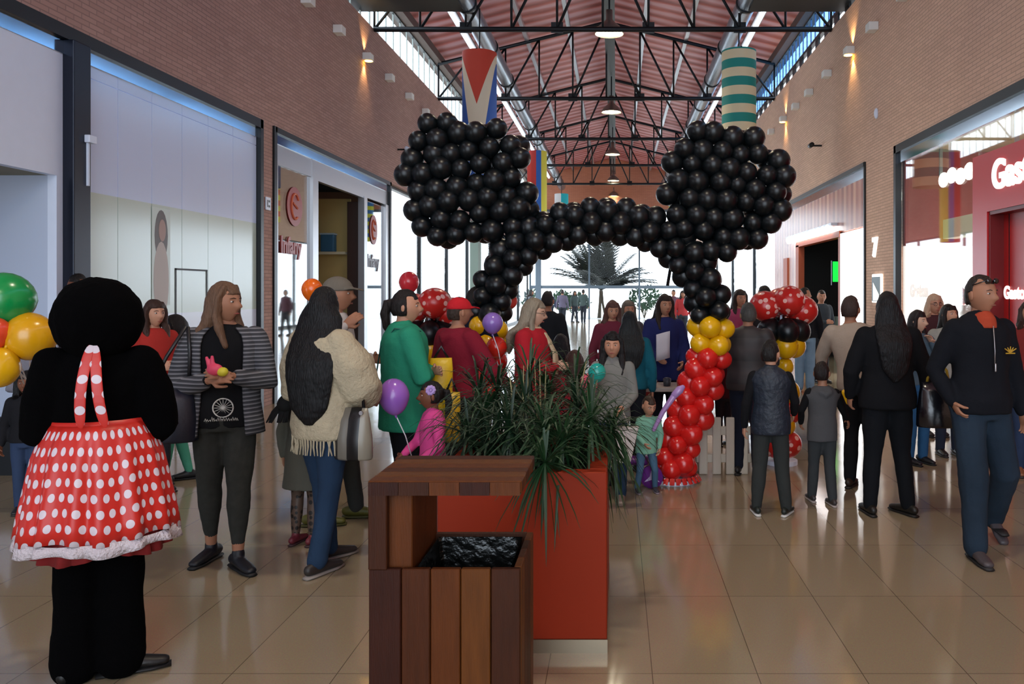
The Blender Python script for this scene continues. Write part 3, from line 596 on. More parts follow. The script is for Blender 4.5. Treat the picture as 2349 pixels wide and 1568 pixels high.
for x in (rs[0].x, rs[-1].x):
    bm = bmesh.new(); cyl(bm, (x - org.x, 0, .015), .2, .03, 24); bp_ = obj('base_plate', bm, white, t)
    bm = bmesh.new()
    for k in range(26):
        a = 2 * PI * k / 26; tube(bm, [(x - org.x + .16 * math.cos(a), .16 * math.sin(a), .02), (x - org.x + .2 * math.cos(a), .2 * math.sin(a), .06), (x - org.x + .235 * math.cos(a), .235 * math.sin(a), .015)], [(.02, .004)] * 3, 4, side=(-math.sin(a), math.cos(a), 0))
    obj('ruffle', bm, dots('ruffle_red', '#c8241e', '#f4e8e4', 22, .25, uv=False), bp_)
# two big bunches tied to the shoulders of the arch (plain lumpy bunches)
def bunch(cx, cy, hw, hh, tilt, lab, seed):
    random.seed(seed); c = at(cx, cy, AY - .05); t = thing('balloon_bunch', lab, 'balloon bunch', c)
    P = []; sp = .158; row = 0; z = -hh
    while z <= hh:
        x = -hw + (sp / 2 if row % 2 else 0)
        while x <= hw:
            u, w = x / hw, z / hh
            if abs(u) ** 2.7 + abs(w) ** 2.7 <= 1.0 + .10 * math.sin(3 * math.atan2(w, u) + seed): P.append((x, z))
            x += sp
        z += sp * .866; row += 1
    ct, st = math.cos(tilt), math.sin(tilt)
    for x, z in P:
        x += random.uniform(-.02, .02); z += random.uniform(-.02, .02); rr_ = math.hypot(x / hw, z / hh)
        q = Vector((x * ct - z * st, -.06 + .05 * rr_ * rr_ + random.uniform(-.02, .02), x * st + z * ct))
        bal('black_balloon', BM, BL, t, q, (x * .5, -1, z * .5 + .25), random.uniform(.88, 1.06))
    for x, z in P[::2]:
        if abs(x) > hw * .9 or abs(z) > hh * .9: continue
        bal('back_balloon', BM, BL, t, ((x + .08) * ct - z * st, .1, (x + .08) * st + z * ct), (x, 1, z), .95)
    bm = bmesh.new(); s = 1 if cx < VX else -1
    tube(bm, [(0, .04, hh * .6), (0, .04, 0), (s * .42, .04, -.55), (s * .46, .06, -.8)], .014, 8); obj('support_rod', bm, frame, t, True)
    return t
bunch(1064, 424, .53, .55, .15, 'big lumpy bunch of black balloons on the left shoulder of the arch', 2)
bunch(1658, 436, .52, .51, -.12, 'big lumpy bunch of black balloons on the right shoulder of the arch', 7)
# two balloon stands with dotted tops
def stand(px, Y, lab, ztop=1.55):
    x = (px - VX) / F * Y; t = thing('balloon_stand', lab, 'balloon stand', (x, Y, 0)); big = bal_mesh(.16, .95); mid = bal_mesh(.115, 1.1)
    for dx, dy, dz in ((-.15, 0, .02), (.06, -.06, .07), (.2, .04, -.02), (.02, .12, .05)): bal('dotted_balloon', big, DOT, t, (dx, dy, ztop - .14 + dz), (dx, -.2, 1), .95)
    for dx, dy in ((-.12, -.05), (.03, -.12), (.15, -.02), (.02, .1)): bal('black_balloon', mid, BL, t, (dx, dy, ztop - .34), (dx, dy, -.2))
    for dx, dy in ((-.10, .02), (.03, -.09), (.12, 0), (.0, .1)): bal('yellow_balloon', mid, YL, t, (dx, dy, ztop - .48), (dx, dy, -.5), .95)
    for i, (dx, dz, m, nm, s) in enumerate(((.03, .90, YL, 'yellow_balloon', .7), (-.02, .80, BL, 'black_balloon', .7), (.06, .66, YL, 'yellow_balloon', .95), (-.06, .58, BL, 'black_balloon', .9), (.08, .48, RD, 'red_balloon', .95), (.02, .36, YL, 'yellow_balloon', .95))): bal(nm, mid, m, t, (dx, -.03, dz), (dx * 4, -.3, .6), s)
    for dx, dy in ((-.07, -.03), (.07, -.03), (0, .08)): bal('dotted_balloon', mid, DOT, t, (dx, dy, .18), (dx, dy, .3), 1)
    bm = bmesh.new(); cyl(bm, (0, 0, .02), .15, .04, 20); obj('foot', bm, white, t)
    bm = bmesh.new(); tube(bm, [(0, 0, .03), (0, 0, ztop - .2)], .012, 8); obj('stick', bm, white, t, True); return t
stand(1792, 7.7, 'balloon stand topped with red dotted balloons right of the arch', 1.58)
stand(985, 7.6, 'balloon stand with a red dotted top behind the woman in green', 1.56)
# loose balloons
def loose(px, py, Y, rpx, col, lab, stick=None, tilt=(0, 0, 1), k=1.12):
    p = at(px, py, Y); r = rpx / F * Y; t = thing('balloon', lab, 'balloon', p)
    bal('balloon_skin', bal_mesh(r, k), bal_mat('latex' + col, col), t, (0, 0, 0), tilt)
    if stick is not None:
        e = at(*stick) - p; d0 = Vector(tilt).normalized() * (-r * k)
        bm = bmesh.new(); tube(bm, [d0, d0.lerp(e, .5) + Vector((.01, 0, 0)), e], .0035, 6); obj('stick', bm, mat('stick_white', '#e6e6ea', .4), t, True)
    return t
loose(8, 690, 4.0, 66, '#12924a', 'large green balloon, topmost of the bunch at the left edge', (60, 870, 4.3), k=1.0)
loose(-12, 765, 3.9, 34, '#e0492a', 'orange red balloon at the left edge between green and yellow', (60, 870, 4.2))
loose(68, 770, 4.0, 56, '#dba012', 'yellow balloon beside the dark haired dancer in the dotted skirt', (70, 870, 4.2), (.3, -.2, -.6), 1.0)
loose(0, 842, 3.9, 42, '#e3ad12', 'lowest yellow balloon at the left edge', (55, 880, 4.1), (-.3, 0, -1))
loose(716, 665, 5.9, 24, '#ee6a12', 'orange balloon behind the grey cap', (712, 735, 5.9))
loose(938, 648, 7.4, 23, '#d3303a', 'plain red balloon above the ponytailed woman', (972, 715, 7.55))
loose(904, 910, 5.0, 35, '#9a63c0', 'purple balloon on a white stick in front of the green shirt', (944, 1045, 5.1), (-.1, 0, 1), 1.22)
loose(1130, 741, 6.3, 24, '#8a6aba', 'lilac balloon over the navy jacketed man', (1150, 840, 6.3), k=1.05)
loose(1167, 693, 7.15, 17, '#e64a40', 'small coral balloon at the left leg of the arch', (1135, 745, 7.05), (.9, 0, .5), 1.25)
loose(1139, 798, 6.4, 24, '#c92b1e', 'red balloon right of the navy jacket', (1150, 880, 6.4), (0, 0, 1))
loose(1369, 855, 6.0, 21, '#1ba59a', 'teal balloon beside the girl in the grey jacket', (1345, 925, 6.0), (.2, 0, 1), 1.1)
loose(1352, 880, 6.15, 20, '#e05a70', 'pink balloon half behind the palm leaves', (1345, 940, 6.1), (-.4, 0, .9), 1.25)
# long lilac modelling balloon
t = thing('modelling_balloon', 'long thin lilac balloon leaning in front of the red leg', 'balloon', at(1540, 910, 6.5))
o0 = t.location.copy(); bm = bmesh.new(); capsule(bm, [at(1500, 985, 6.5) - o0, at(1520, 945, 6.5) - o0, at(1548, 905, 6.5) - o0], [.016, .02, .026], 10); obj('balloon_skin', bm, bal_mat('lilac_latex', '#a987c0'), t, True)
bm = bmesh.new(); capsule(bm, [at(1548, 905, 6.5) - o0, at(1560, 893, 6.49) - o0, at(1566, 888, 6.5) - o0], [.03, .034, .02], 10); obj('bulb_end', bm, bal_mat('lilac_latex', '#a987c0'), t, True)
# ---------------------------------------------------------------- bin, planter, palm
def wood(name, c):
    m = mat(name, c, .5, bump=.2, bscale=30, spec=.2, var=.45, vscale=5, stretch=(9, 9, .9)); return m
WD = [wood(f'oiled_plank_{k}', c) for k, c in enumerate(('#3a1c0c', '#562c0e', '#33160c', '#5c3412', '#44210c'))]
Yb = 2.44; bx0 = at(845, 0, Yb).x; bx1 = at(1194, 0, Yb).x; yb1 = 2.82
t = thing('litter_bin', 'dark plank litter bin with an open top and a raised wooden shelf', 'bin', (bx0, Yb, 0))
w = bx1 - bx0; dpt = yb1 - Yb
cuts = [0, .096, .182, .271, .36, w]
for i, (a, b) in enumerate(zip(cuts, cuts[1:])): obj('front_plank', bevel(B((a + .0012, b - .0012, 0, .022, .02, .782)), .003, 1), WD[(i * 2 + 2) % 5], t)
for i in range(4):
    a, b = .022 + (dpt - .022) * i / 4, .022 + (dpt - .022) * (i + 1) / 4
    obj('side_plank', bevel(B((w - .022, w, a + .001, b - .001, .02, .782)), .003, 1), WD[(i + 3) % 5], t)
    obj('side_plank', bevel(B((0, .022, a + .001, b - .001, .02, 1.0)), .003, 1), WD[i], t)
obj('back_panel', B((.022, w - .022, dpt - .022, dpt, .02, .782)), WD[0], t)
obj('front_upright', bevel(B((.0, .055, -.004, .024, .78, 1.003)), .003, 1), WD[0], t); obj('inner_upright', bevel(B((.022, .122, .03, dpt - .002, .60, 1.003)), .003, 1), WD[1], t)
for i in range(6):
    a, b = dpt * i / 6, dpt * (i + 1) / 6
    obj('top_slat', bevel(B((-.002, w + .004, a, b - .0012, 1.005, 1.042)), .003, 1), WD[(1, 3, 4, 1, 3, 0)[i]], t)
for i in range(5):
    obj('top_edge_block', B((w * i / 5 + .001, w * (i + 1) / 5 - .001, -.006, -.001, 1.0, 1.038)), WD[(2, 0, 1, 2, 1)[i]], t)
bm = bmesh.new(); n = 40
random.seed(3)
R = []
for j, (ins, z) in enumerate(((.012, .775), (.02, .70), (.03, .60), (.035, .3))):
    R.append([bm.verts.new((x, y, z + random.uniform(-.012, .012) * (j > 0))) for x, y in [(.122 + ins + (w - .144 - 2 * ins) * q, .022 + ins) for q in [k / 14 for k in range(14)]] + [(w - .022 - ins, .022 + ins + (dpt - .044 - 2 * ins) * q) for q in [k / 8 for k in range(8)]] + [(w - .022 - ins - (w - .144 - 2 * ins) * q, dpt - .022 - ins) for q in [k / 14 for k in range(14)]] + [(.122 + ins, dpt - .022 - ins - (dpt - .044 - 2 * ins) * q) for q in [k / 8 for k in range(8)]]])
for a, b in zip(R, R[1:]):
    for k in range(len(a)): bm.faces.new((a[k], a[(k+1) % len(a)], b[(k+1) % len(a)], b[k]))
bm.faces.new(R[-1]); obj('bin_liner', bm, mat('black_liner', '#0a0b0a', .25, bump=.9, bscale=25), t, True)
# planter
PY0, PY1 = 3.667, 4.72; px0, px1 = at(1003, 0, PY0).x, at(1392, 0, PY0).x
t = thing('planter', 'terracotta red square planter with a steel plinth behind the bin', 'planter', (px0, PY0, 0)); pw = px1 - px0; pd = PY1 - PY0
terra = mat('terracotta_paint', '#8c2a0e', .55, spec=.2, var=.06, vscale=3)
obj('planter_body', bevel(B((0, pw, 0, .07, .06, .8), (0, pw, pd - .07, pd, .06, .8), (0, .09, .07, pd - .07, .06, .8), (pw - .09, pw, .07, pd - .07, .06, .8)), .004, 1), terra, t)
obj('steel_plinth', B((-.003, pw + .003, -.003, pd + .003, 0, .06)), mat('plinth_steel', '#a89a84', .3, .9), t)
obj('soil', B((.08, pw - .08, .06, pd - .06, .5, .70)), mat('dark_soil', '#120e0b', .95, bump=1, bscale=60), t)
pl = thing('palm_plant', 'bushy fan leaved palm plant spilling over the red planter', 'plant', (px0 + pw / 2, PY0 + pd / 2, .70))
lm = [mat('palm_leaf_dark', '#102c17', .5, var=.3, vscale=6), mat('palm_leaf_mid', '#183a1c', .5, var=.3, vscale=6), mat('palm_leaf_olive', '#4c5a2c', .5, var=.3, vscale=6)]
heads = [(1205, 925, 4.2), (1110, 960, 4.3), (1140, 900, 4.45), (1260, 900, 4.5), (1325, 935, 4.3), (1355, 960, 4.0), (1170, 985, 3.95), (1250, 985, 3.9), (1100, 905, 4.6), (1320, 880, 4.7), (1250, 1060, 3.62), (1405, 985, 4.25), (1130, 1020, 4.0), (1215, 860, 4.6), (1290, 1010, 3.8), (1180, 940, 4.6), (1075, 1000, 4.1), (1370, 1000, 4.4)]
random.seed(21)
for hi, (hx, hy, hY) in enumerate(heads):
    c = at(hx, hy, hY) - pl.location; root = Vector((random.uniform(-.14, .14), random.uniform(-.2, .2), 0))
    bm = bmesh.new(); mid = root.lerp(c, .55) + Vector((0, 0, .12)); tube(bm, [root, mid, c], [.008, .006, .005], 6)
    ax = (c - mid).normalized(); u = ax.orthogonal().normalized(); v_ = ax.cross(u); n = 64
    up = 1 if hy < 1030 else .2
    for k in range(n):
        a = 2 * PI * k / n + random.uniform(-.05, .05); e = random.uniform(-.75, .9)
        d = (u * math.cos(a) + v_ * math.sin(a)) * math.cos(e) + ax * math.sin(e) + Vector((0, 0, .02 * up)); d.normalize(); L = random.uniform(.24, .4) * (.8 if hi in (10, 11) else 1)
        P = [c + d * (L * s) + Vector((0, 0, -.42 * L * s * s * s)) for s in (0, .3, .6, .85, 1)]
        sd = d.cross(Vector((0, 0, 1)));
        if sd.length < .1: sd = Vector((1, 0, 0))
        tube(bm, P, [(.003, .0008), (.0068, .001), (.006, .001), (.004, .0008), (.0005, .0005)], 4, side=sd)
    obj('frond', bm, lm[hi % 2 if hi not in (10, 11, 14) else 1], pl)
for (hx, hy, hY, tx, ty) in ((1200, 960, 4.2, 1201, 838), (1212, 960, 4.25, 1210, 825), (1180, 950, 4.2, 1168, 850), (1240, 950, 4.4, 1238, 822), (1250, 940, 4.4, 1252, 835), (1232, 950, 4.5, 1226, 822), (1330, 900, 4.4, 1345, 828)):
    bm = bmesh.new(); a = at(hx, hy, hY) - pl.location; b = at(tx, ty, hY) - pl.location
    tube(bm, [Vector((0, 0, 0)), a, b], [.005, .006, .0015], 6); obj('flower_stalk', bm, mat('pale_stalk', '#8f8a62', .6), pl, True)
# ---------------------------------------------------------------- fence, table, ride-on toy, outdoor plants
fm = mat('cream_picket', '#b9b0a0', .5)
t = thing('picket_fence', 'low cream picket fence beside the red balloon leg', 'fence', (at(1598, 0, 7.25).x, 7.25, 0))
for i in range(4): x = i * .118 + .02; obj('picket', bevel(B((x, x + .076, -.012, .012, 0, .50)), .012, 2), fm, t)
for z in (.1, .34): obj('rail', bevel(B((0, .5, .012, .036, z, z + .075)), .004, 1), fm, t)
t = thing('picket_fence', 'cream picket fence running back beside the play table', 'fence', (at(1604, 0, 7.3).x, 7.32, 0), PI / 2)
for i in range(5): x = i * .13 + .02; obj('picket', bevel(B((x, x + .076, -.012, .012, 0, .50)), .012, 2), fm, t)
for z in (.1, .34): obj('rail', bevel(B((0, .68, .012, .036, z, z + .075)), .004, 1), fm, t)
TX, TY = at(1500, 0, 8.0).x, 8.0
t = thing('play_table', 'pale low table behind the arch with craft things on it', 'table', (TX, TY, 0))
bm = B((-.62, .42, -.26, .22, .66, .70)); obj('tabletop', bevel(bm, .01), mat('pale_tabletop', '#b3a89c', .5), t)
for sx in (-.56, .36):
    for sy in (-.22, .18): obj('leg', B((sx - .02, sx + .02, sy - .02, sy + .02, 0, .66)), alu, t)
random.seed(8)
for i, (dx, dy, c, lab) in enumerate(((-.32, -.2, '#7c2a2a', 'maroon craft cup on the pale play table'), (-.18, -.1, '#2a2320', 'dark craft pot on the pale play table'), (-.02, -.22, '#d9cdb8', 'cream craft bowl on the pale play table'), (.12, -.12, '#3b3d44', 'grey craft pot on the pale play table'), (.24, -.24, '#a93a30', 'red craft cup at the right end of the play table'), (-.46, -.1, '#c7b49a', 'tan craft cup at the left end of the play table'))):
    g = thing('craft_cup', lab, 'cup', (TX + dx, TY + dy, .70)); bm = bmesh.new(); cyl(bm, (0, 0, .035), .032, .07, 16, .04); obj('cup_body', bm, mat('cup' + c, c, .5), g, True); bm = bmesh.new(); ball(bm, (0, 0, .072), (.034, .034, .012), 12, 6); obj('contents', bm, mat('paint' + c, c, .3), g, True)
t = thing('ride_on_toy', 'purple ride-on toy with a starred front wheel under the toddler', 'toy', (at(1495, 0, 6.75).x, 6.75, 0))
pu = mat('purple_plastic', '#6e2a86', .35); star = mat('pale_star', '#b8a6cc', .4)
bm = bmesh.new(); cyl(bm, (0, 0, .092), .09, .07, 28, axis='Y'); wh = obj('front_wheel', bm, pu, t, True)
bm = bmesh.new(); v = [bm.verts.new((.075 * (1 if k % 2 == 0 else .25) * math.sin(k * PI / 3), -.037, .092 + .075 * (1 if k % 2 == 0 else .25) * math.cos(k * PI / 3))) for k in range(6)]; bm.faces.new(v); obj('star', bm, star, wh)
bm = bmesh.new(); capsule(bm, [(-.05, .1, .2), (-.32, .16, .2)], [(.06, .04), (.07, .04)], 12); obj('seat', bm, pu, t, True)
bm = bmesh.new(); tube(bm, [(0, .0, .1), (-.02, .03, .3), (-.02, .03, .34)], .018, 8); tube(bm, [(-.1, .0, .34), (.06, .06, .34)], .014, 8); obj('handlebar', bm, mat('pink_lilac', '#a884b4', .4), t, True)
for dy in (.08, .24): 
    bm = bmesh.new(); cyl(bm, (-.34, dy, .06), .06, .04, 20, axis='Y'); obj('rear_wheel', bm, mat('dark_tyre', '#26222a', .6), t, True)
bm = bmesh.new(); tube(bm, [(-.34, .06, .06), (-.34, .26, .06)], .012, 8); tube(bm, [(-.34, .16, .06), (-.3, .15, .18)], .012, 8); obj('axle', bm, steel, t, True)
# palm and shrubs outside
def palm_out(x, y, h, L, n, lab, seed, col='#2f4a30', w=.09):
    random.seed(seed); t = thing('garden_palm', lab, 'palm', (x, y, -.02))
    bm = bmesh.new(); tube(bm, [(-.1, 0, 0), (-.05, 0, h * .5), (0, 0, h)], [.12, .09, .1], 10); tube(bm, [(.3, .1, 0), (.12, .05, h * .5), (.05, 0, h)], [.08, .07, .07], 10); obj('trunk', bm, mat('palm_trunk', '#4b4236', .9), t, True)
    for i in range(n):
        a = 2 * PI * i / n + random.uniform(-.3, .3); e = random.uniform(.35, 1.45); l = L * random.uniform(.75, 1.05)
        bm = bmesh.new(); P = [Vector((math.cos(a) * math.cos(e) * l * s, math.sin(a) * math.cos(e) * l * s, h + l * s * math.sin(e) - .3 * l * s * s * math.cos(e))) for s in (0, .2, .4, .6, .8, 1)]
        tube(bm, P, [.03, .028, .024, .018, .012, .004], 5)
        sd = Vector((-math.sin(a), math.cos(a), 0))
        for j in range(14):
            s = .15 + .85 * j / 14; k = min(int(s * 5), 4); p = P[k].lerp(P[k + 1], s * 5 - k); tn = (P[k + 1] - P[k]).normalized()
            for q in (-1, 1):
                d = (sd * q * .8 + tn * .7 + Vector((0, 0, -.1))).normalized(); ll = L * .26 * (1.15 - s * .6)
                tube(bm, [p, p + d * ll * .5, p + d * ll + Vector((0, 0, -.1 * ll))], [(.02, .004), (w * .5, .004), (.003, .002)], 4, side=tn)
        obj('frond', bm, mat('palm' + col, col, .6, var=.2), t)
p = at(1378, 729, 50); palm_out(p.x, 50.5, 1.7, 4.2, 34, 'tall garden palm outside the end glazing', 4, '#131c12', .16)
def shrub(px, Y, h, r, lab, col='#2c4630', seed=1, n=260):
    random.seed(seed); x = (px - VX) / F * Y; t = thing('garden_shrub', lab, 'shrub', (x, Y, -.02))
    bm = bmesh.new()
    for k in range(5): a = k * 1.3; tube(bm, [(0, 0, 0), (r * .4 * math.cos(a), r * .4 * math.sin(a), h * .6)], [.03, .01], 6)
    obj('stems', bm, mat('palm_trunk', '#4b4236', .9), t)
    bm = bmesh.new()
    for k in range(n):
        d = Vector((random.gauss(0, 1), random.gauss(0, 1), random.gauss(0, 1))).normalized() * random.uniform(.6, 1); c = Vector((d.x * r, d.y * r, h * .6 + d.z * h * .42)); e = Vector((random.gauss(0, 1), random.gauss(0, 1), random.gauss(0, 1) + .8)).normalized()
        s = h * .16; tube(bm, [c, c + e * s * .5, c + e * s], [(.01, .003), (s * .22, .004), (.003, .003)], 4)
    obj('leaves', bm, mat('shrub' + col, col, .7, var=.3), t)
for i, (px, Y, h, r, lab) in enumerate(((1215, 50, 1.7, .8, 'dark shrub outside behind the blonde woman'), (1320, 49, 1.5, .9, 'dark shrub outside left of the garden palm'), (1290, 52, 1.6, .7, 'loose shrub outside between walkers'), (1478, 50, 1.9, 1.0, 'green shrub outside behind the navy coated woman'), (960, 32, 1.1, .7, 'pale shrub outside the left glass bay'), (1045, 36, 1.1, .8, 'second pale shrub outside the left glass bay'))):
    shrub(px, Y, h, r, lab, seed=i + 2)
# ---------------------------------------------------------------- people
V = Vector
SK = {'fair': '#c08d72', 'tan': '#a4745a', 'brown': '#7a4c36', 'pale': '#cba48c'}
def skin(k): return mat('skin_' + k, SK[k], .55, var=.06, vscale=20, spec=.35)
def hairm(c): return mat('hair' + c, c, .48, bump=.8, bscale=18, var=.35, vscale=10, stretch=(9, 9, 1), spec=.3)
def cloth(c, rough=.9, **k): return mat('cloth' + c + str(k), c, rough, bump=k.pop('bump', .25), bscale=k.pop('bscale', 60), var=k.pop('var', .10), vscale=k.pop('vscale', 7), spec=.2)
TORSO = [(.84, .160, .112, .0), (.93, .172, .122, .0), (1.03, .150, .108, .0), (1.13, .140, .104, .0), (1.25, .160, .112, .0), (1.34, .172, .108, .005), (1.39, .160, .092, .01), (1.43, .115, .075, .012), (1.465, .062, .058, .012)]
ARMS = {'down': ((.245, .02, 1.10), (.26, -.04, .86)), 'crossed': ((.235, -.04, 1.12), (-.07, -.19, 1.13)), 'hold': ((.235, -.03, 1.12), (.06, -.24, 1.13)),
        'low': ((.24, -.01, 1.11), (.17, -.2, .96)), 'pocket': ((.275, .06, 1.12), (.20, -.03, .93)), 'reach': ((.22, -.2, 1.2), (.16, -.42, 1.05)), 'up': ((.25, -.1, 1.2), (.2, -.25, 1.42)), 'out': ((.30, -.05, 1.15), (.34, -.22, .98)), 'face': ((.2, -.14, 1.15), (.06, -.17, 1.38))}
LEGS = {'stand': (((.085, -.01, .48), (.09, .02, .085)), ((-.085, -.01, .48), (-.09, .02, .085))),
        'wide': (((.11, -.01, .48), (.14, .02, .085)), ((-.11, -.01, .48), (-.15, .02, .085))),
        'walk': (((.085, -.15, .49), (.075, -.27, .085)), ((-.085, .0, .47), (-.075, .2, .15))),
        'step': (((.085, -.07, .48), (.09, -.12, .085)), ((-.085, .03, .48), (-.09, .12, .09))),
        'sit': (((.11, -.38, .50), (.12, -.40, .085)), ((-.11, -.38, .50), (-.12, -.40, .085)))}
def bmj(parts):
    """join meshes and bmeshes into one mesh"""
    bm = bmesh.new()
    for m in parts: bm.from_mesh(m); bpy.data.meshes.remove(m)
    me = bpy.data.meshes.new('body'); bm.to_mesh(me); bm.free()
    for p in me.polygons: p.use_smooth = True
    return me
def headmesh(k, M, fem, child):
    bm = bmesh.new(); bmesh.ops.create_uvsphere(bm, u_segments=40, v_segments=30, radius=1)
    g = lambda x, s: math.exp(-x * x / (2 * s * s))
    for v in bm.verts:
        d = v.co.normalized(); x, y, z = d
        a, b, c = .077, .098, .118
        t = max(0, -z) ** 1.4
        p = V((x * a * (1 - .30 * t), y * b, z * c))
        if y > 0: p.y *= (1 - .45 * t)
        else: p.y *= (1 - .10 * t)
        if y < 0:
            p.y -= .026 * g(x, .10) * g(z + .20, .10) + .014 * g(x, .09) * g(z + .04, .16)      # nose
            p.y += .010 * (g(x - .36, .16) + g(x + .36, .16)) * g(z - .06, .10)                  # sockets
            p.y -= (.003 if fem else .006) * g(z - .20, .07) * g(x, .45)                         # brow
            p.y -= .006 * g(x, .2) * g(z + .50, .05) + .006 * g(x, .2) * g(z + .60, .05)         # lips
            p.y -= .009 * g(x, .22) * g(z + .86, .14)                                            # chin
            if child: p.x *= 1 + .06 * g(z + .35, .2)
        v.co = p
    for s in (-1, 1): ball(bm, (s * .077, .008, -.006), (.010, .018, .030), 10, 8, Matrix.Rotation(.25 * s, 3, 'Z'))
    bm.transform(M @ Matrix.Scale(k, 4)); me = bpy.data.meshes.new('h'); bm.to_mesh(me); bm.free(); return me
def handmesh(w, d, u, s, curl, near, pn=None):
    """palm and five fingers; w wrist, d direction, s +1 left / -1 right, curl 0..1"""
    d = d.normalized(); n = pn if pn is not None else V((-s, -.3, 0)); n = (n - d * n.dot(d)).normalized(); r = d.cross(n).normalized()   # n = palm facing, r = across
    bm = bmesh.new(); k = .95 * u
    capsule(bm, [w - d * .02 * k, w + d * .03 * k, w + d * .075 * k], [(.026 * k, .019 * k), (.037 * k, .016 * k), (.039 * k, .014 * k)], 12, side=r)
    for i, (off, L) in enumerate(((-.029, .068), (-.010, .078), (.010, .073), (.028, .056))):
        p = w + d * .072 * k + r * off * k; a = curl * .5; P = [p - d * .015 * k, p]; dd = d.copy()
        for j, f in enumerate((.45, .32, .26)):
            dd = (Matrix.Rotation(a * (1 + .25 * j), 3, r) @ dd) if (Matrix.Rotation(.3, 3, r) @ d).dot(n) > 0 else (Matrix.Rotation(-a * (1 + .25 * j), 3, r) @ dd)
            P.append(P[-1] + dd * L * k * f + r * off * .04 * k * (1 - curl))
        capsule(bm, P, [.0095 * k, .0095 * k, .009 * k, .008 * k, .0068 * k], 8)
    ts = -1 if r.dot(V((0, -1, .2))) > 0 else 1
    ts = -ts
    p = w + d * .018 * k + r * ts * .026 * k
    capsule(bm, [p, p + (r * ts * .9 + d * .7 + n * .3).normalized() * .03 * k, p + (r * ts * .75 + d * 1.5 + n * (.4 + curl)).normalized() * .058 * k, p + (r * ts * .5 + d * 1.7 + n * (.6 + curl * 1.5)).normalized() * .078 * k], [.013 * k, .0115 * k, .010 * k, .008 * k], 8)
    return vox(bm, .0048 * u if near else .0065 * u, 1)
PN = 0
